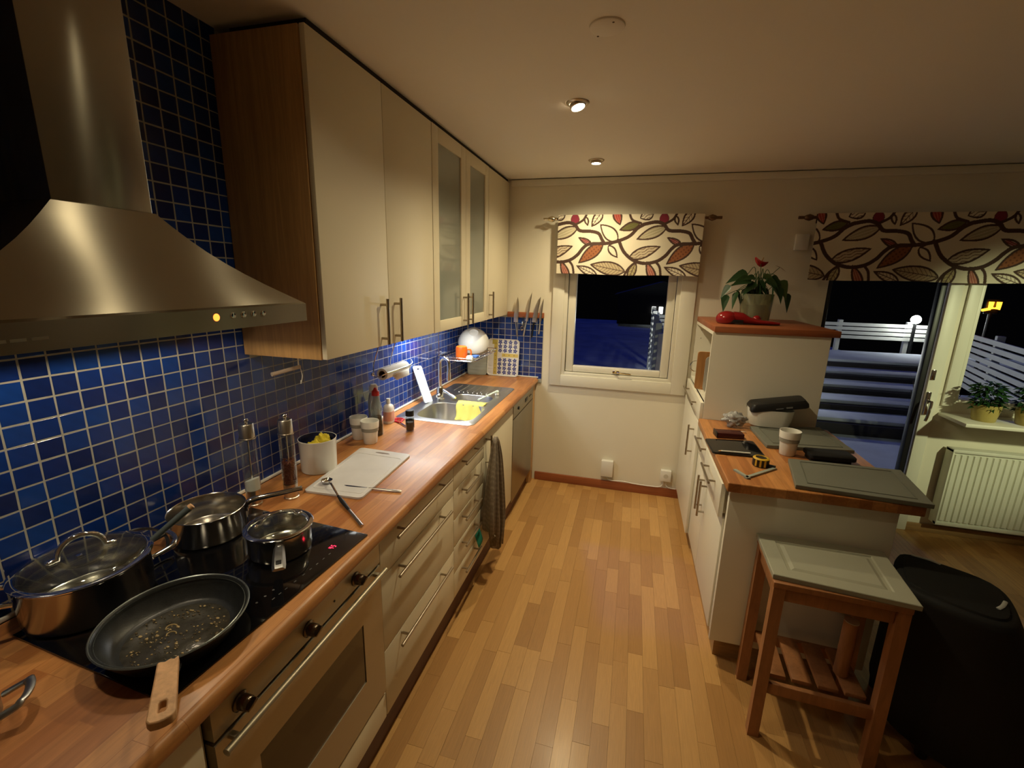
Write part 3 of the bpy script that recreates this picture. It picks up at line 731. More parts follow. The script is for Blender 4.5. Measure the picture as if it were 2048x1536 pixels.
dome(PC, PR-0.005, zr+0.004, 0.022).build('glass_dome', GLASS, t)
def lid_handle(t, c, ang, z, hw, hh, rad):
    u = Vector((math.cos(ang), math.sin(ang), 0)); o = Vector((c[0], c[1], z))
    b_ = MB(); b_.tube([o-u*(hw+0.016)+Vector((0, 0, 0.002)), o-u*hw+Vector((0, 0, 0.004))] + [o-u*hw*math.cos(PI*k/12)+Vector((0, 0, 0.006+hh*math.sin(PI*k/12))) for k in range(1, 12)] + [o+u*hw+Vector((0, 0, 0.004)), o+u*(hw+0.016)+Vector((0, 0, 0.002))], rad, 10)
    for s in (-1, 1): b_.sphere(o+u*s*(hw+0.014)+Vector((0, 0, 0.003)), 0.008, (1, 1, 0.6), 12, 8)
    return b_.build('handle', CHROME, t)
lid_handle(t, PC, math.radians(68), zr+0.024, 0.042, 0.040, 0.0065)
MB().lathe([(0, 0.001), (0.006, 0.001), (0.006, 0.003), (0, 0.004)], (PC[0]+0.01, PC[1]-0.012, zr+0.0255), 16).build('vent', CHROME, t)
# second lid leaning behind it
t = thing('pot_lid', 'dark rimmed glass lid leaning on the tiles behind the casserole', 'lid', (0.03, 0.80, H+0.005))
Mx = Matrix.Translation((0.034, 0.800, HZ+0.070)) @ Matrix.Rotation(math.radians(-68), 4, 'Y') @ Matrix.Rotation(0.0, 4, 'Z')
Ml = Matrix.Translation((0.060, 0.829, HZ+0.034)) @ Matrix.Rotation(math.radians(29), 4, 'Y')
MB().lathe([(0.052, 0), (0.059, 0), (0.060, 0.003), (0.054, 0.005), (0.052, 0)], M=Ml, seg=40).build('rim', mat('dark_steel', (0.25, 0.25, 0.25), 0.25, 1.0, rvar=0.05), t)
MB().lathe([(0.055, 0.002), (0.045, 0.008), (0.03, 0.011), (0, 0.013), (0, 0.010), (0.03, 0.008), (0.045, 0.005), (0.055, 0.002)], M=Ml, seg=40).build('glass_dome', GLASS, t)
# grey spatula leaning out of the casserole
t = thing('spatula', 'grey handled wooden spatula leaning up from the casserole edge', 'spatula', (0.225, 0.80, H+0.005))
p0 = Vector((0.208, 0.755, 1.026)); p1 = Vector((0.262, 0.828, 1.092))
gv = mat('grey_handle', (0.075, 0.095, 0.10), 0.4, var=0.1)
MB().tube([p0, p0+(p1-p0)*0.4, p0+(p1-p0)*0.93], [0.007, 0.0075, 0.0085], 12).build('grip', gv, t)
MB().tube([p0+(p1-p0)*0.93, p0+(p1-p0)*1.0], [0.0083, 0.0078], 12).build('tip', BEECH, t)
# open saucepan
SC = (0.132, 0.972); SR = 0.100
t = thing('saucepan', 'open steel saucepan with a long raised handle by the tiles', 'saucepan', (SC[0], SC[1], HZ))
MB().lathe(pot_wall(SR, 0.085), (SC[0], SC[1], HZ+0.0005), 48).build('body', POTST, t)
u = Vector((0.73, 0.68, 0)).normalized(); a0 = Vector((SC[0], SC[1], HZ+0.072))
MB().tube(smoothpath([a0+u*(SR+0.001)+Vector((0, 0, -0.02)), a0+u*(SR+0.006)+Vector((0, 0, 0.005)), a0+u*(SR+0.03)+Vector((0, 0, 0.014)), a0+u*(SR+0.10)+Vector((0, 0, 0.018)), a0+u*(SR+0.165)+Vector((0, 0, 0.022))], 5), [0.006]*3+[0.0085]*17+[0.0095], 12).build('handle', CHROME, t)
# small saucepan with lid
MC = (0.398, 0.966); MR = 0.084
t = thing('saucepan', 'small lidded steel saucepan with flat handle at the front of hob', 'saucepan', (MC[0], MC[1], HZ))
MB().lathe(pot_wall(MR, 0.072, flare=0.004), (MC[0], MC[1], HZ+0.0005), 48).build('body', POTST, t)
u = Vector((0.66, -0.75, 0)).normalized(); v = Vector((-u.y, u.x, 0))
def flat_bar(b_, o, u, v, segs):
    loops = []
    for (d, dz, w, th) in segs:
        c = o+u*d+Vector((0, 0, dz)); loops.append([c-v*w, c-v*w*0.6+Vector((0, 0, th)), c+v*w*0.6+Vector((0, 0, th)), c+v*w, c+v*w*0.6-Vector((0, 0, th*0.3)), c-v*w*0.6-Vector((0, 0, th*0.3))])
    b_.loft(loops, cap0=True, cap1=True); return b_
hm = mat('dull_steel', (0.42, 0.43, 0.43), 0.35, 1.0, rvar=0.12, scale=40)
o = Vector((MC[0], MC[1], HZ+0.058))
h_ = flat_bar(MB(), o, u, v, [(MR-0.001, 0, 0.011, 0.006), (MR+0.02, 0.006, 0.013, 0.007), (MR+0.06, 0.010, 0.015, 0.008), (MR+0.11, 0.008, 0.0165, 0.008), (MR+0.125, 0.006, 0.015, 0.006)])
h_.sphere(o+u*(MR+0.022)+Vector((0, 0, 0.012)), 0.006, (1, 1, 0.5), 10, 6)
h_ = h_.build('handle', hm, t)
hh = MB(); hh.box(-0.008, 0.008, -0.0065, 0.0065, 0.0, 0.0095, 0.001, M=Matrix.Translation(o+u*(MR+0.105)+Vector((0, 0, 0.0078))) @ Matrix.Rotation(math.atan2(u.y, u.x), 4, 'Z')); hh.build('hanging_hole', BLACKP, h_)
t = thing('pot_lid', 'small domed glass lid with a thin wire handle on the front saucepan', 'lid', (MC[0], MC[1], HZ+0.075))
zr = HZ+0.0750
MB().lathe([(MR-0.003, 0.0), (MR+0.007, 0.0), (MR+0.008, 0.003), (MR+0.004, 0.005), (MR-0.005, 0.005), (MR-0.003, 0.0)], (MC[0], MC[1], zr), 48).build('rim', CHROME, t)
dome(MC, MR-0.004, zr+0.004, 0.016).build('glass_dome', GLASS, t)
lid_handle(t, MC, math.radians(58), zr+0.017, 0.045, 0.020, 0.0028)
# frying pan
FC = (0.425, 0.628); FR = 0.142
t = thing('frying_pan', 'black speckled frying pan with a beech handle at the front of the hob', 'pan', (FC[0], FC[1], HZ))
pr = [(0, 0.0), (0.103, 0.0), (0.110, 0.003), (FR-0.006, 0.042), (FR-0.001, 0.050), (FR, 0.052), (FR-0.004, 0.0525), (FR-0.0075, 0.049), (FR-0.009, 0.043), (0.112, 0.009), (0.104, 0.0045), (0, 0.004)]
body = MB().lathe(pr, (FC[0], FC[1], HZ+0.0005), 64).build('body', ENAMEL, t)
MB().lathe([(0.1405, 0.0515), (0.1425, 0.0525), (0.1405, 0.0545), (0.1385, 0.0530), (0.1405, 0.0515)], (FC[0], FC[1], HZ+0.0005), 64).lathe([(0.1315, 0.0475), (0.133, 0.0485), (0.1315, 0.0495), (0.1315, 0.0475)], (FC[0], FC[1], HZ+0.0005), 64).build('rim', mat('worn_rim', (0.16, 0.18, 0.18), 0.3, 0.6, rvar=0.1, scale=40), t)
u = Vector((0.66, -0.75, 0)).normalized(); u = Vector((0.745, -0.667, 0)).normalized(); v = Vector((-u.y, u.x, 0)); o = Vector((FC[0], FC[1], HZ+0.045))
flat_bar(MB(), o, u, v, [(FR-0.012, -0.012, 0.017, 0.008), (FR+0.01, -0.002, 0.017, 0.009), (FR+0.032, 0.004, 0.016, 0.009)]).build('handle_socket', BLACKP, t)
# wooden grip with a jagged end and an oblong hole
dirs = math.atan2(u.y, u.x); L0, L1 = FR+0.020, FR+0.172
Mh = Matrix.Translation(o+Vector((0, 0, 0.0))) @ Matrix.Rotation(dirs, 4, 'Z') @ Matrix.Rotation(math.radians(-3), 4, 'Y')
bm = bmesh.new()
out = [(L0+0.002, -0.0165), (L0+0.055, -0.0175), (L0+0.11, -0.019), (L1-0.012, -0.020), (L1-0.003, -0.015), (L1, -0.004), (L1, 0.004), (L1-0.003, 0.015), (L1-0.012, 0.020), (L0+0.11, 0.019), (L0+0.055, 0.0175), (L0-0.003, 0.0165), (L0+0.004, 0.010), (L0-0.001, 0.004), (L0+0.004, -0.004), (L0+0.000, -0.011)]
hole = [(L1-0.046, -0.004), (L1-0.046, 0.004), (L1-0.043, 0.0055), (L1-0.023, 0.0055), (L1-0.020, 0.004), (L1-0.020, -0.004), (L1-0.023, -0.0055), (L1-0.043, -0.0055)]
def lp(pts, z):
    vs_ = [bm.verts.new((x, y, z)) for x, y in pts]; return vs_, [bm.edges.new((vs_[i], vs_[(i+1) % len(vs_)])) for i in range(len(vs_))]
lay = []
for z in (0.004, 0.020):
    vo, eo = lp(out, z); vh, eh = lp(hole, z); bmesh.ops.triangle_fill(bm, edges=eo+eh, use_beauty=True); lay.append((vo, vh))
for a, b in zip(lay[0], lay[1]):
    for i in range(len(a)): bm.faces.new((a[i], a[(i+1) % len(a)], b[(i+1) % len(b)], b[i]))
for vv in bm.verts: vv.co = Mh @ vv.co
gb = MB(); gb.bm.free(); gb.bm = bm
g_ = gb.build('grip', BEECH, t, sharp=50)
md = g_.modifiers.new('bev', 'BEVEL'); md.width = 0.003; md.segments = 2; md.limit_method = 'ANGLE'
MB().lathe([(0, 0.0046), (0.098, 0.0046), (0.0985, 0.0043)], (FC[0], FC[1], HZ+0.0005), 48).build('oil_film', mat('oil_film', (0.045, 0.042, 0.034), 0.16, var=0.75, scale=55, rvar=0.12, bump=0.2, bscale=160), t)
# scraps of fried food and oil in the pan
rs = random.Random(4); b_ = MB(); b2 = MB()
for k in range(210):
    a = rs.random()*2*PI; d = 0.092*math.sqrt(rs.random()); s_ = rs.uniform(0.0008, 0.0026)
    (b_ if rs.random() < 0.6 else b2).sphere((FC[0]+d*math.cos(a), FC[1]+d*math.sin(a), HZ+0.0058), s_, (rs.uniform(0.7, 2.2), rs.uniform(0.6, 1.4), 0.6), 6, 4)
for (dx, dy, rr_) in ((-0.03, 0.01, 0.012), (-0.012, -0.005, 0.010)):
    b2.tube([(FC[0]+dx+rr_*math.cos(a), FC[1]+dy+rr_*0.8*math.sin(a), HZ+0.0055) for a in [0.4+0.5*k for k in range(9)]], 0.0014, 6)
b2.box(0.49, 0.515, 0.555, 0.562, HZ+0.005, HZ+0.009, 0.001)
o_ = b_.build('food_scraps', mat('oily_scraps', (0.10, 0.075, 0.04), 0.2, var=0.5, scale=90), t); stuff(o_)
o_ = b2.build('onion_scraps', mat('onion_scraps', (0.38, 0.28, 0.13), 0.3, var=0.4, scale=90), t); stuff(o_)
# pot cut by the left edge of the picture
KC = (0.255, 0.330)
t = thing('steel_pot', 'dull steel pot with a loop handle, cut off at the left edge', 'pot', (KC[0], KC[1], H))
MB().lathe(pot_wall(0.085, 0.075), (KC[0], KC[1], H+0.001), 40).build('body', hm, t)
p_, rd = loop_handle(KC, math.radians(50), 0.085, H+0.03, 0.040, 0.032, 0.007); MB().tube(p_, 0.0085, 10, flat=0.005).build('handle', hm, t)
# ------------------------------------------------------------------ things on the worktop
def mill(name, label, x, y, z, fill_h, fm, hgt, grains=False):
    t = thing(name, label, 'mill', (x, y, z)); R_ = 0.0255; k = hgt/0.33
    base_h = 0.060*k; tube_h = 0.195*k
    MB().lathe([(0, 0.0), (R_, 0.0), (R_, 0.006), (R_-0.002, 0.008), (R_-0.002, base_h), (0, base_h)], (x, y, z), 32).build('base', STEEL, t)
    MB().lathe([(R_, 0.0), (R_, tube_h), (R_-0.0018, tube_h), (R_-0.0018, 0.0), (R_, 0.0)], (x, y, z+base_h), 32).build('acrylic_tube', GLASS, t)
    zt_ = z+base_h+tube_h
    MB().lathe([(0, 0), (R_+0.001, 0), (R_+0.001, 0.003), (R_-0.0015, 0.004), (R_-0.002, 0.052*k), (R_-0.004, 0.055*k), (0, 0.055*k)], (x, y, zt_), 32).build('cap', STEEL, t)
    MB().lathe([(0, 0), (0.006, 0), (0.005, 0.006), (0.009, 0.009), (0.009, 0.014), (0.006, 0.018), (0, 0.019)], (x, y, zt_+0.055*k), 20).build('knob', CHROME, t)
    MB().cyl((x, y, z+base_h), (x, y, zt_), 0.003, seg=10).build('spindle', CHROME, t)
    if not grains:
        f_ = MB().lathe([(0, 0), (R_-0.0025, 0), (R_-0.0025, fill_h), (0, fill_h*1.08)], (x, y, z+base_h+0.0005), 28)
        for vv in f_.bm.verts:
            if vv.co.z > z+base_h+fill_h*0.9: vv.co.z += 0.5*(vv.co.x-x)*0.7
        stuff(f_.build('salt', fm, t))
    else:
        f_ = MB().lathe([(0, 0), (R_-0.006, 0), (R_-0.006, fill_h*0.9), (0, fill_h*0.95)], (x, y, z+base_h+0.0005), 20)
        rq = random.Random(2)
        for i in range(330):
            a = rq.random()*2*PI; zz_ = rq.random()*fill_h
            f_.sphere((x+(R_-0.0062)*math.cos(a), y+(R_-0.0062)*math.sin(a), z+base_h+0.004+zz_), rq.uniform(0.0026, 0.0034), u=6, v=4)
        stuff(f_.build('peppercorns', fm, t))
    return t
mill('salt_mill', 'tall steel and clear mill of white salt beside the saucepan handle', 0.110, 1.166, H, 0.036, mat('salt', (0.88, 0.88, 0.86), 0.8, var=0.05, scale=80), 0.315)
mill('pepper_mill', 'tall steel and clear mill of red peppercorns near the tiles', 0.195, 1.246, H, 0.085, mat('peppercorn', (0.13, 0.035, 0.022), 0.5, var=0.6, scale=70), 0.315, True)
# white compost pot with a dark blue inside holding two yellow cloths
bc = (0.125, 1.490)
t = thing('storage_pot', 'white cylindrical pot with dark blue inside, holding yellow cloths', 'pot', (bc[0], bc[1], H))
MB().lathe([(0, 0), (0.066, 0), (0.069, 0.003), (0.073, 0.131), (0.0745, 0.134), (0.0745, 0.137), (0.072, 0.137)], (bc[0], bc[1], H+0.0005), 44).build('body', CERAM, t)
MB().lathe([(0.0715, 0.1365), (0.069, 0.132), (0.066, 0.008), (0, 0.008)], (bc[0], bc[1], H+0.0005), 44).build('lining', mat('navy_glaze', (0.012, 0.016, 0.06), 0.25, var=0.05), t)
YEL = mat('yellow_cloth', (0.62, 0.50, 0.03), 0.8, var=0.12, scale=40, bump=0.4, bscale=90)
def crumple(c, r, sc, seed, m_, name, label, cat, amp=0.35, sub=1):
    b_ = MB(); bmesh.ops.create_icosphere(b_.bm, subdivisions=4, radius=1.0)
    from mathutils import noise
    for v in b_.bm.verts:
        n_ = v.co.normalized(); k = 1+amp*noise.noise(n_*2.2+Vector((seed, 0, 0)))+amp*0.5*noise.noise(n_*5.3+Vector((0, seed, 0)))+amp*0.25*abs(noise.noise(n_*11+Vector((0, 0, seed))))
        v.co = Vector((c[0]+n_.x*r*sc[0]*k, c[1]+n_.y*r*sc[1]*k, c[2]+n_.z*r*sc[2]*k))
    return tag(b_.build(name, m_, sharp=70), label, cat)
crumple((bc[0]+0.004, bc[1]-0.026, H+0.100), 0.030, (1.1, 0.95, 1.0), 1.3, YEL, 'cleaning_cloth', 'yellow crumpled cloth in the white pot, the nearer and lower one', 'cloth')
crumple((bc[0]+0.004, bc[1]+0.028, H+0.108), 0.030, (1.1, 0.95, 1.15), 7.7, YEL, 'cleaning_cloth', 'yellow crumpled cloth in the white pot, the farther and higher one', 'cloth')
# translucent white chopping board lying on the worktop
P = [Vector((0.443, 1.303)), Vector((0.419, 1.732)), Vector((0.160, 1.738)), Vector((0.208, 1.291))]
bm = bmesh.new(); cen = sum(P, Vector((0, 0)))/4
def rounded(P, r, n=5):
    out = []
    for i in range(4):
        a, b_, c_ = P[i-1], P[i], P[(i+1) % 4]; u1 = (a-b_).normalized(); u2 = (c_-b_).normalized()
        for k in range(n+1):
            tt = k/n; p = (b_+u1*r)*(1-tt)**2+b_*2*tt*(1-tt)+(b_+u2*r)*tt**2; out.append((p.x, p.y))
    return out
slot_c = P[1].lerp(P[2], 0.5)+(P[0]-P[1]).normalized()*0.030; su = (P[2]-P[1]).normalized(); sv = (P[0]-P[1]).normalized()
slot = []
for k in range(8): a = 2*PI*k/8; p = slot_c+su*0.038*math.cos(a)+sv*0.008*math.sin(a); slot.append((p.x, p.y))
lay = []
for z in (H+0.0008, H+0.0078):
    vo, eo = lp(rounded(P, 0.02), z); vh, eh = lp(slot, z); bmesh.ops.triangle_fill(bm, edges=eo+eh, use_beauty=True); lay.append((vo, vh))
for a, b_ in zip(lay[0], lay[1]):
    for i in range(len(a)): bm.faces.new((a[i], a[(i+1) % len(a)], b_[(i+1) % len(a)], b_[i]))
BOARDW = mat('cloudy_plastic', (0.66, 0.655, 0.68), 0.36, var=0.13, scale=11, rvar=0.08)
t = thing('cutting_board', 'cloudy white plastic cutting board lying flat on the worktop', 'cutting board', (cen.x, cen.y, H))
gb = MB(); gb.bm.free(); gb.bm = bm; gb.build('board', BOARDW, t, sharp=30)
In = [cen+(p-cen)*0.86 for p in P]; In[1] = In[1]+sv*0.03; In[2] = In[2]+sv*0.03
MB().tube([(x, y, H+0.0072) for x, y in rounded(In, 0.015)], 0.0022, 6, closed=True).build('juice_groove', mat('cloudy_plastic_edge', (0.72, 0.71, 0.73), 0.35, var=0.05), t)
# ladle with black handle, knife
t = thing('ladle', 'small steel ladle with a black shaft lying towards the hob corner', 'ladle', (0.40, 1.26, H))
p0 = Vector((0.252, 1.368, H+0.017)); p1 = Vector((0.552, 1.143, H+0.017)); u = (p1-p0).normalized()
MB().lathe([(0, 0), (0.010, 0.001), (0.018, 0.006), (0.022, 0.0135), (0.0205, 0.0135), (0.017, 0.0075), (0.009, 0.0025), (0, 0.0018)], (p0.x, p0.y, H+0.0085), 24).build('bowl', CHROME, t)
MB().tube(smoothpath([p0+u*0.020+Vector((0, 0, 0.004)), p0+u*0.05+Vector((0, 0, 0.012)), p0+u*0.10+Vector((0, 0, 0.002)), p0+u*0.14+Vector((0, 0, -0.006))], 4), 0.0040, 8, flat=0.0025).build('neck', CHROME, t)
MB().tube([p0+u*0.135+Vector((0, 0, -0.006)), p0+u*0.18+Vector((0, 0, -0.0085)), p0+u*0.25+Vector((0, 0, -0.010))], [0.005, 0.0085, 0.006], 10, flat=[0.004, 0.005, 0.004]).build('grip', BLACKP, t)
MB().tube([p0+u*0.248+Vector((0, 0, -0.0105)), p0+u*0.372+Vector((0, 0, -0.0115))], [0.0055, 0.0065], 10, flat=[0.0035, 0.0035]).build('handle_end', STEEL, t)
t = thing('table_knife', 'slim steel table knife lying across the cutting board edge', 'knife', (0.44, 1.385, H))
q0 = Vector((0.325, 1.372, H+0.0085)); q1 = Vector((0.552, 1.400, H+0.0045)); u = (q1-q0).normalized(); v = Vector((-u.y, u.x, 0))
b_ = MB(); b_.loft([[q0+u*d+v*w0, q0+u*d+v*0.5*(w0+w1)+Vector((0, 0, th)), q0+u*d+v*w1, q0+u*d+v*0.5*(w0+w1)-Vector((0, 0, 0.0003))] for d, w0, w1, th in ((0, 0.001, 0.003, 0.0006), (0.012, -0.004, 0.005, 0.001), (0.05, -0.006, 0.005, 0.0012), (0.095, -0.005, 0.005, 0.0014))], cap0=True, cap1=True); b_.build('blade', CHROME, t)
MB().tube([q0+u*0.094, q0+u*0.12, q0+u*0.18, q0+u*0.225, q0+u*0.229], [0.0035, 0.0045, 0.0055, 0.006, 0.002], 10, flat=[0.002, 0.003, 0.0035, 0.0035, 0.001]).build('handle', STEEL, t)
# two stacked-edge cups
def cup(x, y, z, label, group, k=1.0):
    t = thing('cup', label, 'cup', (x, y, z), 0, group)
    pr = [(0, 0), (0.0265, 0), (0.028, 0.002), (0.032, 0.052), (0.0335, 0.0535), (0.034, 0.068), (0.0365, 0.0695), (0.038, 0.096), (0.0375, 0.098), (0.0355, 0.097), (0.0330, 0.065), (0.027, 0.008), (0, 0.006)]
    MB().lathe([(r*k, h*k) for r, h in pr], (x, y, z+0.0005), 36).build('body', CERAM, t)
    MB().lathe([(0.0336*k, 0.054*k), (0.0348*k, 0.0545*k), (0.0352*k, 0.0675*k), (0.034*k, 0.068*k)], (x, y, z+0.0005), 36).build('band', mat('grey_band', (0.30, 0.29, 0.25), 0.6, var=0.05), t)
    return t
cup(0.155, 1.826, H, 'white cup with a grey band by the sauce bottle, the nearer of two', None, 1.14)
cup(0.070, 1.862, H, 'white cup with a grey band by the tiles, the farther of two', None, 1.14)
# bottles
t = thing('sauce_bottle', 'clear glass bottle of dark sauce with a red cap beside the cups', 'bottle', (0.125, 1.935, H))
bp_ = [(0, 0), (0.030, 0), (0.032, 0.003), (0.032, 0.05), (0.029, 0.085), (0.027, 0.115), (0.030, 0.135), (0.026, 0.165), (0.016, 0.195), (0.014, 0.215)]
MB().lathe(bp_+[(r-0.002, h) for r, h in reversed(bp_[2:])]+[(0.0, 0.004)], (0.125, 1.935, H+0.0005), 32).build('glass', GLASS, t)
stuff(MB().lathe([(0, 0.0045), (0.0285, 0.0045), (0.0292, 0.05), (0.0265, 0.085), (0.0253, 0.098), (0, 0.098)], (0.125, 1.935, H+0.0005), 28).build('sauce', mat('soy_sauce', (0.010, 0.012, 0.006), 0.15, rvar=0.02), t))
MB().lathe([(0, 0.207), (0.0185, 0.207), (0.0185, 0.228), (0.010, 0.236), (0.006, 0.246), (0, 0.247)], (0.125, 1.935, H+0.0005), 24).build('cap', mat('red_plastic', (0.45, 0.02, 0.02), 0.35, var=0.05), t)
t = thing('squeeze_bottle', 'pale clear bottle with a white cap behind the red capped one', 'bottle', (0.075, 2.0, H))
bp_ = [(0, 0), (0.029, 0), (0.031, 0.004), (0.031, 0.15), (0.026, 0.185), (0.019, 0.205)]
MB().lathe(bp_, (0.075, 2.0, H+0.0005), 32).build('body', mat('pale_plastic_clear', (0.38, 0.42, 0.46), 0.2, trans=0.35, rvar=0.03), t)
MB().lathe([(0, 0.203), (0.022, 0.203), (0.022, 0.232), (0.014, 0.246), (0, 0.248)], (0.075, 2.0, H+0.0005), 24).build('cap', PLASTW, t)
t = thing('soap_bottle', 'white hand soap bottle with a pink label left of the sink', 'bottle', (0.080, 2.13, H))
MB().loft([rrect(0.08, 2.13, w, d, min(w, d)*0.42, H+z) for w, d, z in ((0.046, 0.060, 0.0005), (0.050, 0.064, 0.006), (0.050, 0.064, 0.085), (0.040, 0.05, 0.100), (0.020, 0.022, 0.108), (0.018, 0.018, 0.118))], cap0=True, cap1=True).build('body', mat('soap_plastic', (0.72, 0.66, 0.62), 0.35, var=0.03), t)
MB().cyl((0.08, 2.13, H+0.116), (0.08, 2.13, H+0.138), 0.012, 0.010, seg=18).build('cap', PLASTW, t)
MB().loft([rrect(0.08, 2.13, 0.0512, 0.0652, 0.0213, H+z) for z in (0.016, 0.068)]).build('label', mat('pink_label', (0.62, 0.30, 0.22), 0.5, var=0.15, scale=50), t)
t = thing('spice_jar', 'small glass spice jar with a black lid near the sink corner', 'jar', (0.255, 2.04, H))
MB().lathe([(0, 0), (0.020, 0), (0.022, 0.003), (0.022, 0.072), (0.018, 0.080), (0.018, 0.086), (0.016, 0.086), (0.0165, 0.079), (0.0198, 0.071), (0.0198, 0.006), (0, 0.005)], (0.255, 2.04, H+0.0005), 28).build('glass', GLASS, t)
stuff(MB().lathe([(0, 0.0055), (0.0192, 0.0065), (0.0192, 0.050), (0, 0.052)], (0.255, 2.04, H+0.0005), 24).build('spice', mat('dark_spice', (0.035, 0.015, 0.010), 0.7, var=0.5, scale=120), t))
MB().lathe([(0.0222, 0.020), (0.0224, 0.020), (0.0224, 0.062), (0.0222, 0.062)], (0.255, 2.04, H+0.0005), 28, ang=PI*1.2).build('label', mat('jar_label', (0.04, 0.025, 0.02), 0.5, var=0.3, scale=60), t)
MB().lathe([(0, 0.084), (0.0215, 0.084), (0.0215, 0.110), (0.0195, 0.113), (0, 0.113)], (0.255, 2.04, H+0.0005), 28).build('cap', BLACKP, t)
t = thing('scissors', 'scissors with red handles lying behind the spice jar', 'scissors', (0.16, 2.12, H))
RED = mat('red_handle', (0.55, 0.02, 0.03), 0.35, var=0.05)
for s, c_, ang in ((-1, (0.085, 2.155), 0.5), (1, (0.115, 2.185), 0.9)):
    rg = MB(); rg.tube([(c_[0]+0.022*math.cos(a)*1.15, c_[1]+0.014*math.sin(a), H+0.006+0.002*s) for a in [2*PI*k/16 for k in range(16)]], 0.0042, 8, closed=True)
    rg.tube([(c_[0]+0.022, c_[1]-0.004, H+0.006+0.002*s), (0.150, 2.130, H+0.0065+0.001*s)], 0.0045, 8); rg.build('finger_ring', RED, t)
for s in (-1, 1):
    b_ = MB(); e = Vector((0.238, 2.062+0.006*s)); o2 = Vector((0.145, 2.133)); u2 = (e-o2).normalized(); v2 = Vector((-u2.y, u2.x))*0.006
    b_.prism([tuple(o2-v2), tuple(o2+v2), tuple(e)], H+0.0025+0.002*(s+1)/2, H+0.0043+0.002*(s+1)/2); b_.build('blade', CHROME, t)
MB().cyl((0.152, 2.128, H+0.0024), (0.152, 2.128, H+0.0075), 0.004, seg=12).build('pivot', CHROME, t)
# yellow cloth over the bowl divider, dish brush
zt = H+0.004
xs0, xs1 = 0.285, 0.480; nX, nS = 16, 20
b_ = MB(); loops = []
path = [(2.668, zt+0.004), (2.648, zt+0.0065), (2.62, zt+0.0065), (2.604, zt+0.003), (2.592, zt-0.02), (2.578, zt-0.05), (2.560, zt-0.080), (2.552, zt-0.092)]
pth = smoothpath([(0, a, c) for a, c in path], 4)
for i in range(nX+1):
    x = xs0+(xs1-xs0)*i/nX
    loops.append([(x+0.03*(k/len(pth))*(0.5-i/nX)-0.004*math.sin(k*0.5), p.y-0.006*math.sin(i*1.1)*(k/len(pth)), p.z+0.0025*math.sin(i*0.9+k*0.2)**2) for k, p in enumerate(pth)])
b_.loft(loops, closed=False)
tag(b_.build('dishcloth', mat('yellow_dishcloth', (0.62, 0.55, 0.13), 0.85, var=0.10, scale=30, bump=0.4, bscale=250), thick=0.002), 'yellow dishcloth hanging into the near sink bowl', 'cloth')
t = thing('dish_brush', 'pale green dish brush lying across the sink behind the cloth', 'brush', (0.42, 2.76, H+0.01))
g0 = Vector((0.405, 2.695, zt+0.013)); g1 = Vector((0.470, 2.890, zt+0.030))
MINT = mat('mint_plastic', (0.62, 0.74, 0.62), 0.4, var=0.03)
MB().tube([g0, g0.lerp(g1, 0.3), g0.lerp(g1, 0.8), g1], [0.009, 0.006, 0.006, 0.009], 10, flat=[0.005]*4).build('handle', MINT, t)
MB().sphere(g1+Vector((0.002, 0.006, -0.003)), 0.014, (1, 1.1, 0.6), 14, 8).build('head', MINT, t)
stuff(MB().lathe([(0, 0), (0.012, 0), (0.014, -0.018), (0, -0.02)], (g1.x+0.002, g1.y+0.006, g1.z-0.008), 16).build('bristles', PLASTW, t))
# blue-white cutting board leaning on tiles beside the tap
t = thing('cutting_board', 'slim pale blue cutting board leaning on the tiles beside the tap', 'cutting board', (0.08, 2.56, H))
bw, bh, bt = 0.17, 0.235, 0.006
base = Vector((0.112, 2.568, zt+0.0008)); tl = Vector((0.012, 2.612, 1.128))
up_ = (tl-base); hgt = up_.length; up_.normalize(); wd = Vector((0.10, 0.98, 0.0)); wd = (wd-up_*wd.dot(up_)).normalized(); nn = wd.cross(up_).normalized()
Mb = Matrix((( wd.x, up_.x, nn.x, base.x), (wd.y, up_.y, nn.y, base.y), (wd.z, up_.z, nn.z, base.z), (0, 0, 0, 1)))
bm = bmesh.new(); lay = []
outl = rounded([Vector((-0.045, 0)), Vector((0.045, 0)), Vector((0.045, hgt)), Vector((-0.045, hgt))], 0.014)
hol = [(0.016*math.cos(a), hgt-0.022+0.005*math.sin(a)) for a in [2*PI*k/8 for k in range(8)]]
for z in (-0.003, 0.003):
    vo, eo = lp(outl, z); vh, eh = lp(hol, z); bmesh.ops.triangle_fill(bm, edges=eo+eh, use_beauty=True); lay.append((vo, vh))
for a, c_ in zip(lay[0], lay[1]):
    for i in range(len(a)): bm.faces.new((a[i], a[(i+1) % len(a)], c_[(i+1) % len(a)], c_[i]))
for v in bm.verts: v.co = Mb @ v.co
gb = MB(); gb.bm.free(); gb.bm = bm; gb.build('board', mat('bluewhite_plastic', (0.66, 0.74, 0.82), 0.35, var=0.03), t, sharp=30)
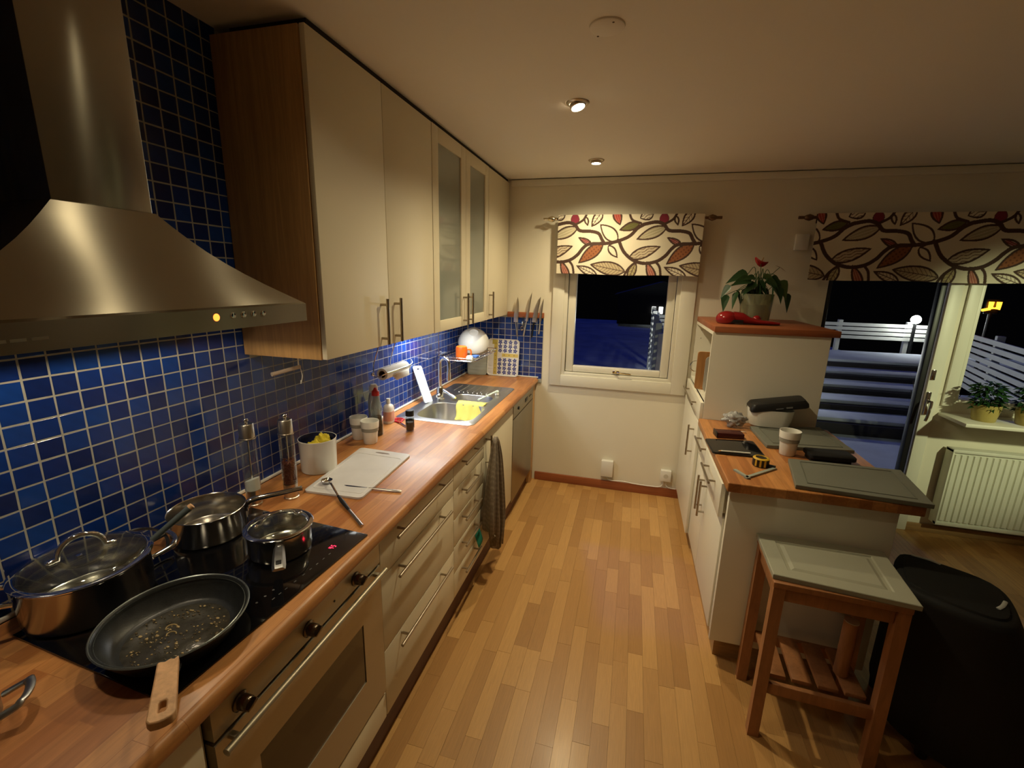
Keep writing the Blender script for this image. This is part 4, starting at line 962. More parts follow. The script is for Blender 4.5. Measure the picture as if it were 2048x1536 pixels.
# kitchen roll in its hanging wire holder
RY0, RY1, RX, RZ, RR = 2.005, 2.245, 0.125, 1.200, 0.030
t = thing('kitchen_roll', 'nearly used white kitchen roll in a wire holder under the cabinet', 'paper roll', (RX, 2.12, RZ-RR))
MB().lathe([(0.019, 0), (RR, 0), (RR, RY1-RY0), (0.019, RY1-RY0), (0.019, 0)], M=Matrix.Translation((RX, RY0, RZ)) @ Matrix.Rotation(-PI/2, 4, 'X'), seg=32).build('paper', mat('kitchen_paper', (0.80, 0.78, 0.72), 0.9, var=0.04, scale=60, bump=0.3, bscale=200), t)
MB().lathe([(0.0188, -0.001), (0.0188, RY1-RY0+0.001), (0.0165, RY1-RY0+0.001), (0.0165, -0.001), (0.0188, -0.001)], M=Matrix.Translation((RX, RY0, RZ)) @ Matrix.Rotation(-PI/2, 4, 'X'), seg=24).build('cardboard_core', mat('cardboard', (0.16, 0.09, 0.045), 0.8, var=0.1), t)
b_ = MB(); b_.loft([[(RX+RR*math.cos(a), y, RZ+RR*math.sin(a)) for y in (RY0+0.06, RY1)] for a in (-0.2, -0.6)]+[[(RX+RR+0.002, y, RZ-0.045+0.1*(RY1-y)*0) for y in (RY0+0.09, RY1-0.01)]], closed=False)
b_.build('loose_sheet', mat('kitchen_paper', (0.8, 0.8, 0.8)), t, thick=0.001)
t = thing('roll_holder', 'chrome wire holder hung from the cabinet for the kitchen roll', 'holder', (RX, 2.12, UB-0.2))
w_ = MB()
for y in (RY0-0.012, RY0+0.155): w_.tube(smoothpath([(0.138, y, UB-0.001), (0.118, y, UB-0.06), (0.088, y, RZ+0.055), (0.088, y, RZ-0.005), (RX, y, RZ-0.012 if y < RY0 else RZ+RR+0.004)], 5), 0.0026, 8)
w_.tube([(RX, RY0-0.02, RZ-0.012), (RX, RY1+0.06, RZ-0.012)], 0.0035, 8)
w_.tube(smoothpath([(RX+RR+0.006, RY0-0.01, RZ+0.012), (RX+RR+0.006, RY1+0.0, RZ+0.012), (RX+0.01, RY1+0.055, RZ+0.03)], 4), 0.0028, 8)
w_.tube(smoothpath([(RX, RY0-0.014, RZ-0.012), (RX+0.02, RY0-0.035, RZ+0.002), (RX+RR+0.006, RY0-0.01, RZ+0.012)], 4), 0.0028, 8)
w_.sphere((RX, RY1+0.04, RZ-0.008), 0.012).sphere((0.08, RY0-0.015, RZ+0.0), 0.010)
w_.build('wire', CHROME, t)
# hanging dish rack with bowl, mug and small things
t = thing('dish_rack', 'chrome wire dish rack hanging under the corner wall cabinet', 'rack', (0.17, 3.16, 1.10))
rk = MB(); RZ0 = 1.125
for z, y0, y1, x1 in ((RZ0, 2.90, 3.42, 0.30), (RZ0+0.022, 2.89, 3.43, 0.31)): rk.tube([(x, y, z) for x, y, _ in rrect((0.02+x1)/2, (y0+y1)/2, x1-0.02, y1-y0, 0.03, z)], 0.003, 8, closed=True)
for k in range(13): y = 2.93+0.04*k; rk.tube([(0.022, y, RZ0), (0.298, y, RZ0)], 0.0018, 6)
for y in (2.93, 3.39):
    for x in (0.026,): rk.tube(smoothpath([(x, y, RZ0), (x, y, UB-0.03), (x+0.02, y, UB-0.002)], 4), 0.0025, 8)
for k in range(6): rk.sphere((0.305, 3.0+0.07*k, RZ0+0.024), 0.0055, u=8, v=6)
rk.build('wire', CHROME, t)
t = thing('bowl', 'white bowl upturned and tilted in the dish rack', 'bowl', (0.165, 3.22, RZ0+0.003))
Mx = Matrix.Translation((0.165, 3.270, RZ0+0.103)) @ Vector((0.22, -0.58, 0.78)).to_track_quat('Z', 'Y').to_matrix().to_4x4()
bowlp = [(0.032, 0.075), (0.035, 0.078), (0.038, 0.072), (0.07, 0.058), (0.100, 0.028), (0.118, -0.010), (0.120, -0.030), (0.116, -0.030), (0.112, -0.010), (0.095, 0.024), (0.065, 0.052), (0.0, 0.062)]
MB().lathe([(0.0, 0.070), (0.030, 0.070)]+bowlp, M=Mx, seg=44).build('body', CERAM, t)
t = thing('mug', 'bright orange mug standing upside down in the dish rack', 'mug', (0.185, 2.985, RZ0+0.003))
ORG = mat('orange_glaze', (0.85, 0.16, 0.015), 0.3, var=0.03)
MB().lathe([(0.040, 0), (0.0415, 0.002), (0.041, 0.075), (0.038, 0.088), (0.030, 0.092), (0, 0.092)], (0.180, 2.975, RZ0+0.003), 36).lathe([(0.040, 0), (0.0375, 0.001), (0.037, 0.075), (0, 0.084)], (0.180, 2.975, RZ0+0.003), 36).build('body', ORG, t)
MB().tube(smoothpath([(0.217, 2.990, RZ0+0.020), (0.238, 2.998, RZ0+0.022), (0.243, 3.0, RZ0+0.045), (0.238, 2.998, RZ0+0.068), (0.217, 2.990, RZ0+0.070)], 4), 0.006, 10).build('handle', ORG, t)
tag(MB().lathe([(0, 0.0), (0.022, 0.0), (0.025, 0.006), (0.0245, 0.024), (0.016, 0.034), (0, 0.037)], (0.255, 2.935, RZ0+0.003), 24).build('egg_cup', CERAM), 'small white rounded cup at the front corner of the dish rack', 'cup')
t = thing('sponge', 'blue and white sponge at the front of the dish rack', 'sponge', (0.275, 3.01, RZ0))
BLU = mat('blue_sponge', (0.06, 0.15, 0.50), 0.9, var=0.15, scale=60, bump=0.4, bscale=300)
bx('scourer', BLU, t, 0.248, 0.292, 2.975, 3.045, RZ0+0.015, RZ0+0.027, 0.003); bx('foam', PLASTW, t, 0.248, 0.292, 2.975, 3.045, RZ0+0.0035, RZ0+0.0148, 0.003)
# ---- boards and patterned tray leaning in the corner
def print_grid(name, W, Hh, img, place, m_, parent=None, step=0.002):
    nx, nz = max(2, int(W/step)), max(2, int(Hh/step))
    us = np.linspace(0, 1, nx); vs_ = np.linspace(0, 1, nz)
    co = np.array([place(u_, v_) for v_ in vs_ for u_ in us])
    idx = np.arange(nx*nz).reshape(nz, nx); fs = np.stack([idx[:-1, :-1], idx[:-1, 1:], idx[1:, 1:], idx[1:, :-1]], -1).reshape(-1, 4)
    me = bpy.data.meshes.new(name); me.from_pydata(co.tolist(), [], fs.tolist()); me.update()
    U, V = np.meshgrid(us*W, vs_*Hh); C = img(U, V).reshape(-1, 3)
    a = me.color_attributes.new('print', 'FLOAT_COLOR', 'POINT'); a.data.foreach_set('color', np.concatenate([C, np.ones((len(C), 1))], 1).ravel().astype(np.float32))
    me.polygons.foreach_set('use_smooth', np.ones(len(me.polygons), dtype=bool))
    me.materials.append(m_); o = bpy.data.objects.new(name, me); COL.objects.link(o)
    if parent is not None: o.parent = parent; o.matrix_parent_inverse = WM[parent].inverted()
    return o
def tray_img(U, V):
    W, Hh = 0.275, 0.305
    C = np.empty(U.shape+(3,)); C[:] = (0.74, 0.72, 0.66)
    blue = np.array((0.03, 0.04, 0.22)); yel = np.array((0.66, 0.50, 0.10)); olive = np.array((0.25, 0.20, 0.08))
    C[(U < 0.075) & (U > 0.045)] = yel*0.9
    C[(U < 0.070) & (U > 0.030) & (V > Hh-0.055)] = (0.50, 0.40, 0.08)
    C[(np.abs(V-0.163) < 0.014) & (U > 0.115)] = yel
    for k in range(8): C[(U-0.060)**2+(V-0.02-0.034*k)**2 < 0.0042**2] = olive
    for k in range(4): C[(U-0.135-0.042*k)**2+(V-0.163)**2 < 0.005**2] = olive
    for i in range(4):
        for zc in (0.020, 0.054, 0.088, 0.122, 0.200, 0.234, 0.268, 0.296):
            cx, cz = 0.098+0.043*i, zc; dx, dz = U-cx, V-cz; r = np.hypot(dx, dz); a = np.arctan2(dz, dx)+0.3*i+zc*20
            C[(r < 0.0075+0.0105*np.abs(np.cos(2.5*a))**0.8) & (r > 0.0028)] = blue
    return C
lean = 0.035
t = thing('tray', 'white tray with a blue and yellow flower print leaning in the corner', 'tray', (0.325, 3.55, H))
TX0, TW, TH_ = 0.187, 0.272, 0.305
def trayp(u_, v_):
    return (TX0+TW*u_, 3.538+lean*v_-0.0026, H+0.002+TH_*v_)
rim = mat('tray_rim', (0.74, 0.72, 0.66), 0.35, var=0.03)
lo = [[(TX0+TW/2+x, 3.538+lean*(z/TH_)-dy, H+0.002+z) for x, z, _ in [(p[0], p[1], 0) for p in rrect(0, TH_/2, TW-e, TH_-e, 0.030, 0)]] for dy, e in ((-0.004, 0.012), (0.0, 0.004), (0.008, 0.0), (0.008, 0.006), (0.0024, 0.016))]
MB().loft(lo, cap0=True, cap1=True).build('rim', rim, t)
po = print_grid('printed_face', TW-0.018, TH_-0.018, tray_img, lambda u_, v_: trayp(0.033+0.934*u_, 0.03+0.94*v_), printmat('tray_print', 0.4, False), t)
# trim the square print to the tray's rounded corners
bmx = bmesh.new(); bmx.from_mesh(po.data); dele = []
for v in bmx.verts:
    uu = (v.co.x-TX0-0.009)/(TW-0.018); vv = (v.co.z-H-0.011)/(TH_-0.018); x_, z_ = uu*(TW-0.018), vv*(TH_-0.018); r_c = 0.024
    ex = max(r_c-x_, x_-(TW-0.018-r_c), 0); ez = max(r_c-z_, z_-(TH_-0.018-r_c), 0)
    if ex > 0 and ez > 0 and math.hypot(ex, ez) > r_c: dele.append(v)
bmesh.ops.delete(bmx, geom=dele, context='VERTS'); bmx.to_mesh(po.data); bmx.free()
tag(MB().prism(rounded([Vector((0, 0)), Vector((0.16, 0)), Vector((0.16, 0.24)), Vector((0, 0.24))], 0.02), 0, 0.006, M=Matrix.Translation((0.030, 3.505, H+0.0015)) @ Matrix.Rotation(0.10, 4, 'Z') @ Matrix.Rotation(math.radians(86), 4, 'X')).build('cutting_board', mat('greenish_board', (0.40, 0.42, 0.34), 0.4, var=0.05)), 'pale green board leaning in the corner left of the flowered tray', 'cutting board')
# ---- knife rail and knives
t = thing('knife_rail', 'reddish wooden magnetic knife rail on the wall beside the window', 'rail', (0.50, L-0.012, 1.392))
bx('rail', REDW, t, 0.348, 0.650, L-0.020, L-0.0005, 1.392, 1.432, 0.002)
def knife(label, top, heel, end, w, hm_, hw=0.010, group='knives on the wooden rail', rivets=0, mid=None):
    y = L-0.024; top = Vector((top[0], top[1])); heel = Vector((heel[0], heel[1])); end = Vector((end[0], end[1]))
    t = thing('kitchen_knife', label, 'knife', (end.x, y, end.y), 0, None)
    ax = (top-heel); ln = ax.length; ax.normalize(); n_ = Vector((ax.y, -ax.x))
    def P3(p, dy): return (p.x, y+dy, p.y)
    prof = [(0, -0.5, 0.5), (0.35, -0.48, 0.5), (0.65, -0.36, 0.5), (0.85, -0.10, 0.48), (0.96, 0.22, 0.42), (1.0, 0.36, 0.38)] if mid is None else [(0, -0.5, 0.5), (0.3, -0.62, 0.62), (0.6, -0.52, 0.52), (0.85, -0.25, 0.25), (1.0, -0.02, 0.02)]
    lo = []
    for f, a, b_ in prof:
        c = heel+ax*ln*f; lo.append([P3(c+n_*w*a, 0), P3(c+n_*w*(a+b_)/2, -0.0015), P3(c+n_*w*b_, 0), P3(c+n_*w*(a+b_)/2, 0.0015)])
    MB().loft(lo, cap0=True, cap1=True).build('blade', STEEL, t)
    h_ = MB(); h_.tube([P3(heel+(end-heel)*f, 0) for f in (-0.02, 0.12, 0.5, 0.9, 1.0)], [hw*0.55, hw*0.75, hw*0.7, hw, hw*0.8], 10, flat=[0.003, 0.006, 0.006, 0.007, 0.004]); h_ = h_.build('handle', hm_, t)
    if rivets:
        rv = MB()
        for f in (0.3, 0.55): rv.cyl(P3(heel+(end-heel)*f, -0.0075), P3(heel+(end-heel)*f, 0), 0.003, seg=10)
        rv.build('rivet', CHROME, h_)
    return t
PALE = mat('pale_metal', (0.75, 0.70, 0.60), 0.3, 0.9, rvar=0.05)
knife('leftmost knife on the rail, pointed symmetrical dark steel blade', (0.433, 1.552), (0.420, 1.350), (0.436, 1.235), 0.032, STEEL, 0.007, mid=True)
knife('second knife from the left on the rail, tall narrow blade, pale slim handle', (0.540, 1.592), (0.510, 1.362), (0.488, 1.238), 0.022, PALE, 0.007)
knife('third knife on the rail with a wide blade and a black riveted handle', (0.606, 1.560), (0.572, 1.355), (0.556, 1.232), 0.036, BLACKP, 0.012, rivets=1)
knife('rightmost slim knife on the rail beside the window casing', (0.637, 1.545), (0.622, 1.365), (0.614, 1.262), 0.018, PALE, 0.007)
t = thing('bottle_opener', 'small dark steel tool hanging between the first two knives', 'opener', (0.472, L-0.02, 1.26))
MB().tube(arc((0.476, L-0.022, 1.305), 0.012, 0, 2*PI, 16)[:-1], 0.003, 8, closed=True).lathe([(0, 0), (0.009, 0.0), (0.007, 0.035), (0, 0.037)], (0.478, L-0.022, 1.325), 14).sphere((0.474, L-0.024, 1.290), 0.008).build('body', CHROME, t)
MB().cyl((0.477, L-0.022, 1.36), (0.477, L-0.022, 1.395), 0.003, seg=8).build('hook', CHROME, t)
# ---- dish towel on the sink cabinet's handle
def towel():
    hx, hy, hz = XF+0.046, 2.252, 0.825
    prof = [  # z, y0, y1, fold depth
        (0.838, 2.236, 2.268, 0.010), (0.81, 2.226, 2.282, 0.016), (0.76, 2.206, 2.300, 0.022), (0.70, 2.180, 2.318, 0.027), (0.62, 2.150, 2.336, 0.031), (0.52, 2.128, 2.362, 0.034),
        (0.42, 2.112, 2.388, 0.036), (0.33, 2.105, 2.412, 0.038), (0.25, 2.115, 2.418, 0.038), (0.0, 2.150, 2.400, 0.034)]
    n = 72; lo = []
    def hem(a): return 0.235-0.15*a+0.10*abs(math.sin(a*PI*1.9+0.4))-0.13*max(0.0, 1-abs(a-0.66)*4.5)
    for (z, y0, y1, dp) in prof:
        ring = []
        for i in range(n+1):
            a = i/n; ph = a*PI*6.2+0.5; tri = 2/PI*math.asin(math.sin(ph)*0.985)
            zz = hem(a) if z == 0.0 else max(z, hem(a)+0.012*(z > 0)) if z < 0.45 else z
            ring.append((hx+0.012+dp*(tri+0.25*math.sin(a*17+z*4)), y0+(y1-y0)*(a+0.045*math.sin(2*ph)), zz))
        lo.append(ring)
    b_ = MB(); b_.loft(lo, closed=False)
    o = b_.build('dish_towel', TOWEL, sharp=180, thick=0.003)
    return tag(o, 'grey brown striped dish towel hanging from the sink cabinet handle', 'towel')
m, nt, b = nodes_of('towel_fabric'); Lk = nt.links
tc = N(nt, 'ShaderNodeTexCoord'); wv = N(nt, 'ShaderNodeTexWave', bands_direction='Z'); setin(wv, Scale=11.0, Distortion=1.5, Detail=1.0); Lk.new(tc.outputs['Object'], wv.inputs['Vector'])
w2_ = N(nt, 'ShaderNodeTexWave', bands_direction='Y'); setin(w2_, Scale=40.0, Distortion=1.0); Lk.new(tc.outputs['Object'], w2_.inputs['Vector'])
ml = N(nt, 'ShaderNodeMath', operation='MULTIPLY'); Lk.new(wv.outputs['Fac'], ml.inputs[0]); Lk.new(w2_.outputs['Fac'], ml.inputs[1])
cr = N(nt, 'ShaderNodeValToRGB'); cr.color_ramp.elements[0].color = (0.22, 0.175, 0.13, 1); cr.color_ramp.elements[1].color = (0.31, 0.26, 0.20, 1); Lk.new(ml.outputs[0], cr.inputs['Fac']); Lk.new(cr.outputs[0], b.inputs['Base Color']); b.inputs['Roughness'].default_value = 0.95
TOWEL = m; towel()
t = thing('cloth_tag', 'small teal green cloth tucked over the lowest narrow drawer', 'cloth', (0.62, 2.15, 0.27))
TEAL = mat('teal_cloth', (0.01, 0.22, 0.16), 0.8, var=0.1, scale=40)
MB().loft([[(0.611+(0.352-z)*0.30+0.003*math.sin(k*1.3+z*9), 2.055+0.075*k/6, z-0.012*math.sin(k*0.9)) for k in range(7)] for z in (0.352, 0.33, 0.30, 0.276)], closed=False).build('cloth', TEAL, t, thick=0.003)
# ------------------------------------------------------------------ right side: island and tall cabinet
XI = 1.790; IY0 = 1.905; TY = 2.812
def ifront(parent, name, y0, y1, z0, z1, x=XI, t=0.019, m_=ISL):
    return bx(name, m_, parent, x, x+t, y0+0.0015, y1-0.0015, z0+0.0015, z1-0.0015, 0.002)
def icarc(t, y0, y1, z0, z1, x1, m_=CABIN):
    b_ = MB(); b_.box(XI+0.021, x1, y0, y0+0.016, z0, z1); b_.box(XI+0.021, x1, y1-0.016, y1, z0, z1); b_.box(XI+0.021, x1, y0+0.016, y1-0.016, z0, z0+0.016); b_.box(x1-0.014, x1, y0+0.016, y1-0.016, z0+0.016, z1)
    return b_.build('carcass', m_, t)
t = thing('island_cabinet', 'white base cabinet of the peninsula with two drawers above two doors', 'cabinet', (2.09, 2.37, 0.0))
icarc(t, 1.990, TY-0.003, 0.12, 0.857, 2.375)
for k, (y0, y1, dx, h0, h1) in enumerate(((2.452, TY-0.004, -0.003, 2.52, 2.765), (1.985, 2.450, -0.022, 2.095, 2.335))):
    dr = ifront(t, 'drawer', y0, y1, 0.688, 0.848, XI+dx)
    bar_handle(dr, (XI+dx-0.033, h0, 0.797), (XI+dx-0.033, h1, 0.797), (-0.033, 0, 0))
    if dx < -0.01: bx('drawer_box', CABIN, dr, XI+dx+0.019, XI+0.05, y0+0.02, y1-0.02, 0.70, 0.83)
for (y0, y1, h) in ((2.452, TY-0.004, 2.492), (1.985, 2.450, 2.410)):
    dr = ifront(t, 'door', y0, y1, 0.125, 0.683)
    bar_handle(dr, (XI-0.033, h, 0.465), (XI-0.033, h, 0.665), (-0.033, 0, 0), post=0.13)
bx('side_panel', ISL, t, XI-0.004, 2.385, IY0, IY0+0.018, 0.125, 0.857, 0.0015)
bx('filler', ISL, t, XI+0.008, XI+0.024, IY0+0.0185, 1.984, 0.125, 0.857, 0.001)
t = thing('plinth', 'pale oak plinth under the white peninsula and tall cabinet', 'plinth', (2.1, 2.5, 0))
MB().box(1.822, 1.838, 1.965, 3.57, 0, 0.119).box(1.838, 2.37, 1.965, 1.981, 0, 0.119).build('board', PLINTHO, t)
t = thing('island_worktop', 'butcher block worktop on the white peninsula', 'worktop', (2.11, 2.35, 0.86))
MB().box(1.768, 2.452, 1.880, TY-0.002, 0.8585, 0.8995, 0.005, 3).build('board', wood('island_block', (0.34, 0.12, 0.032), (0.56, 0.25, 0.08), 0.42, grain=(70, 5, 70), stave=(0.42, 0.042)), t)
# tall cabinet with open niche
t = thing('tall_cabinet', 'white tall cabinet with open niche under a wooden top', 'cabinet', (2.09, 3.2, 0))
x1 = 2.390; TZ = 1.420
b_ = MB()
b_.box(XI, x1, TY, TY+0.018, 0.125, TZ, 0.001); b_.box(XI+0.003, x1, 3.545, 3.563, 0.125, TZ); b_.box(XI+0.003, x1, TY+0.018, 3.545, TZ-0.018, TZ)
b_.box(XI+0.003, x1, TY+0.018, 3.545, 1.000, 1.016); b_.box(x1-0.012, x1, TY+0.018, 3.545, 0.125, TZ-0.018); b_.box(XI+0.021, x1-0.012, TY+0.018, 3.545, 0.125, 0.14)
b_.build('carcass', ISL, t, smooth=False)
ph = MB()
for z in (1.08, 1.15, 1.30, 1.36):
    for x in (1.83,): ph.cyl((x, 3.5445, z), (x, 3.5455, z), 0.003, seg=8)
ph.build('shelf_pin_hole', DARKGAP, t)
dr = ifront(t, 'drawer', TY+0.002, 3.543, 0.876, 0.997, XI-0.020); bar_handle(dr, (XI-0.053, 2.93, 0.952), (XI-0.053, 3.44, 0.952), (-0.033, 0, 0))
dr = ifront(t, 'door', TY+0.002, 3.543, 0.125, 0.872, XI-0.020); bar_handle(dr, (XI-0.053, 2.945, 0.61), (XI-0.053, 2.945, 0.812), (-0.033, 0, 0), post=0.13)
t = thing('cabinet_top', 'reddish wooden top board on the tall white cabinet', 'worktop', (2.11, 3.2, TZ))
MB().box(1.795, 2.428, TY-0.012, L-0.003, TZ+0.0005, TZ+0.036, 0.004).build('board', REDW, t)
TT_ = TZ+0.037
# things in the niche
t = thing('bread_board', 'wooden board with a metal ring standing in the open niche', 'cutting board', (1.80, 3.12, 1.016))
MB().prism(rounded([Vector((0, 0)), Vector((0.20, 0)), Vector((0.20, 0.245)), Vector((0, 0.245))], 0.018), -0.010, 0.010, M=Matrix.Translation((1.762, 3.10, 1.018)) @ Matrix.Rotation(0.0, 4, 'Z') @ Matrix.Rotation(PI/2, 4, 'X')).box(1.80, 1.94, 3.085, 3.115, 1.0165, 1.03).build('board', wood('orange_wood', (0.42, 0.19, 0.06), (0.50, 0.24, 0.08), 0.45, grain=(30, 30, 4)), t)
MB().tube(arc((1.757, 3.10, 1.165), 0.034, PI*0.45, PI*1.55, 14), 0.0035, 8).build('ring', CHROME, t)
t = thing('tray', 'thin grey tray standing behind the wooden board in the niche', 'tray', (1.86, 3.02, 1.016))
MB().prism(rounded([Vector((0, 0)), Vector((0.26, 0)), Vector((0.26, 0.225)), Vector((0, 0.225))], 0.03), -0.006, 0.006, M=Matrix.Translation((1.803, 3.035, 1.018)) @ Matrix.Rotation(PI/2, 4, 'X')).build('plate', mat('grey_tray', (0.42, 0.40, 0.38), 0.35, 0.3, rvar=0.05), t)
# ------------------------------------------------------------------ things on the peninsula
IZ = 0.900
GREYD = mat('grey_green_paint', (0.17, 0.175, 0.145), 0.55, var=0.06, scale=10)
def door_panel(name, label, P, z, th=0.018, groove=True):
    P = [Vector(p) for p in P]; cen = sum(P, Vector((0, 0)))/4
    t = thing(name, label, 'panel', (cen.x, cen.y, z))
    bm_ = MB(); bm_.prism([tuple(p) for p in P], z+0.0005, z+th); bm_ = bm_.build('board', GREYD, t)
    md = bm_.modifiers.new('bev', 'BEVEL'); md.width = 0.002; md.segments = 2
    if groove:
        q_ = [cen+(p-cen)*0.80 for p in P]; g_ = MB()
        g_.tube([(p.x, p.y, z+th) for p in q_], 0.0028, 6, closed=True); g_.build('moulding', mat('grey_green_edge', (0.12, 0.125, 0.10), 0.5, var=0.05), t)
    return t
door_panel('cabinet_door_panel', 'grey green cabinet door lying flat at the rear of the peninsula', [(2.030, 2.372), (2.430, 2.425), (2.400, 2.792), (2.020, 2.680)], IZ)
door_panel('cabinet_door_panel', 'grey green cabinet door lying at the near edge of the peninsula', [(2.018, 1.902), (2.465, 1.868), (2.520, 2.215), (2.078, 2.208)], IZ)
t = thing('bread_bin', 'white rounded bread bin with its black lid tipped on top', 'bread bin', (2.12, 2.72, IZ))
zb_ = IZ+0.0188
cx, cy = 2.125, 2.735
MB().loft([rrect(cx, cy, w, d, min(w, d)*0.45, z) for w, d, z in ((0.17, 0.095, zb_), (0.20, 0.115, zb_+0.003), (0.222, 0.126, zb_+0.04), (0.236, 0.134, zb_+0.098), (0.228, 0.126, zb_+0.098), (0.21, 0.11, zb_+0.03), (0.16, 0.09, zb_+0.008))], cap0=True, cap1=True).build('body', CERAM, t)
Mx = Matrix.Translation((cx+0.028, cy-0.005, zb_+0.118)) @ Matrix.Rotation(math.radians(-11), 4, 'Y') @ Matrix.Rotation(math.radians(4), 4, 'X')
MB().loft([rrect(0, 0, w, d, 0.02, z) for w, d, z in ((0.28, 0.120, -0.010), (0.288, 0.128, -0.006), (0.286, 0.126, 0.012), (0.262, 0.10, 0.032), (0.20, 0.06, 0.036))], cap0=True, cap1=True).xf(Mx).build('lid', BLACKP, t)
MB().box(-0.02, 0.015, -0.066, -0.0625, 0.0, 0.004).box(0.03, 0.06, -0.066, -0.0625, 0.0, 0.008).xf(Mx).build('lid_marks', mat('grey_print', (0.2, 0.2, 0.2), 0.5, var=0.1), t)
crumple((1.935, 2.690, IZ+0.046), 0.044, (1.25, 0.8, 0.85), 3.1, mat('crumpled_film', (0.42, 0.42, 0.42), 0.25, trans=0.2, var=0.2, scale=40), 'crumpled_wrapper', 'crumpled grey plastic wrapper left of the white bread bin', 'wrapper', amp=0.5)
tag(MB().tube(smoothpath([(1.905, 2.600, IZ+0.004), (1.925, 2.585, IZ+0.010), (1.945, 2.600, IZ+0.004), (1.965, 2.588, IZ+0.009), (1.985, 2.600, IZ+0.004)], 4), 0.004, 8, flat=0.002).build('paper_strip', PLASTW), 'curled white paper strip in front of the crumpled wrapper', 'paper')
t = thing('box', 'small flat dark red and black box on the peninsula worktop', 'box', (1.88, 2.50, IZ))
Mx = Matrix.Translation((1.880, 2.500, IZ+0.0005)) @ Matrix.Rotation(0.10, 4, 'Z')
MB().box(-0.066, 0.066, -0.036, 0.036, 0, 0.028, 0.003, M=Mx).build('body', mat('dark_red_card', (0.055, 0.008, 0.006), 0.4, var=0.1), t)
MB().box(-0.071, -0.0665, -0.038, 0.038, 0.0, 0.031, 0.002, M=Mx).build('end_cap', BLACKP, t)
t = thing('tablet', 'black tablet overhanging the left edge of the peninsula', 'tablet', (1.87, 2.31, IZ))
Pt = [Vector((1.748, 2.405)), Vector((1.985, 2.445)), Vector((1.990, 2.215)), Vector((1.757, 2.205))]
MB().prism(rounded(Pt, 0.018), IZ+0.0006, IZ+0.008).build('case', BLACKP, t, sharp=30)
cen = sum(Pt, Vector((0, 0)))/4; MB().prism(rounded([cen+(p-cen)*0.965 for p in Pt], 0.014), IZ+0.0081, IZ+0.0086).build('screen', BLACKGL, t, sharp=30)
t = thing('pencil', 'white stick pencil lying along the near edge of the tablet', 'pencil', (1.86, 2.215, IZ))
MB().cyl((1.795, 2.222, IZ+0.0130), (1.925, 2.232, IZ+0.0130), 0.0042, seg=12).build('shaft', CERAM, t); MB().cyl((1.795, 2.222, IZ+0.013), (1.782, 2.221, IZ+0.013), 0.0042, 0.001, seg=12).build('tip', BEECH, t)
t = thing('tape_measure', 'round yellow and black tape measure near the tablet corner', 'tape measure', (1.945, 2.12, IZ))
YT = mat('yellow_plastic', (0.62, 0.38, 0.03), 0.4, var=0.05)
tx, ty = 1.943, 2.120
MB().lathe([(0, 0), (0.032, 0.0), (0.034, 0.003), (0.034, 0.033), (0.030, 0.0365), (0, 0.037)], (tx, ty, IZ+0.0005), 32).build('case', BLACKP, t)
MB().lathe([(0.0335, 0.034), (0.0345, 0.035), (0.030, 0.039), (0.024, 0.040), (0.023, 0.037), (0.0335, 0.034)], (tx, ty, IZ+0.0005), 32).build('yellow_ring', YT, t)
b_ = MB()
for k in range(3):
    a = -2.4+0.55*k; b_.box(0.0335, 0.0352, -0.004, 0.004, 0.004, 0.034, M=Matrix.Translation((tx, ty, IZ)) @ Matrix.Rotation(a, 4, 'Z'))
b_.build('yellow_stripe', YT, t)
MB().box(0.030, 0.060, -0.009, 0.009, 0.0, 0.012, 0.002, M=Matrix.Translation((tx, ty, IZ+0.0005)) @ Matrix.Rotation(-0.35, 4, 'Z')).build('nose', BLACKP, t)
t = thing('try_square', 'pale grey V shaped bracket lying at the near left of the peninsula', 'bracket', (1.90, 2.02, IZ))
b_ = MB()
for (a, c_) in (((1.853, 1.940), (1.812, 2.020)), ((1.850, 1.940), (2.000, 2.090))):
    a, c_ = Vector(a), Vector(c_); u = (c_-a).normalized(); v = Vector((-u.y, u.x))*0.014*(1 if c_.x > a.x else -1)
    b_.prism([tuple(a), tuple(c_), tuple(c_+v), tuple(a+v)], IZ+0.0006, IZ+0.007)
b_.build('bracket', mat('pale_grey_metal', (0.36, 0.40, 0.35), 0.5, 0.2, var=0.05), t)
cup(2.105, 2.315, IZ, 'white cup with a grey band on the peninsula between the grey doors', None, 1.22)
t = thing('wallet', 'black padded wallet lying between cup and grey door edge', 'wallet', (2.28, 2.28, IZ))
MB().loft([rrect(0, 0, w, d, 0.016, z) for w, d, z in ((0.185, 0.102, 0.0195), (0.190, 0.108, 0.023), (0.190, 0.108, 0.036), (0.184, 0.10, 0.040))], cap0=True, cap1=True).xf(Matrix.Translation((2.268, 2.285, IZ)) @ Matrix.Rotation(0.04, 4, 'Z')).build('cover', BLACKF, t)
MB().loft([rrect(0, 0, w, d, 0.012, z) for w, d, z in ((0.17, 0.08, 0.0005), (0.17, 0.08, 0.0195))], cap0=True, cap1=True).xf(Matrix.Translation((2.268, 2.292, IZ)) @ Matrix.Rotation(0.04, 4, 'Z')).build('lower_fold', BLACKF, t)
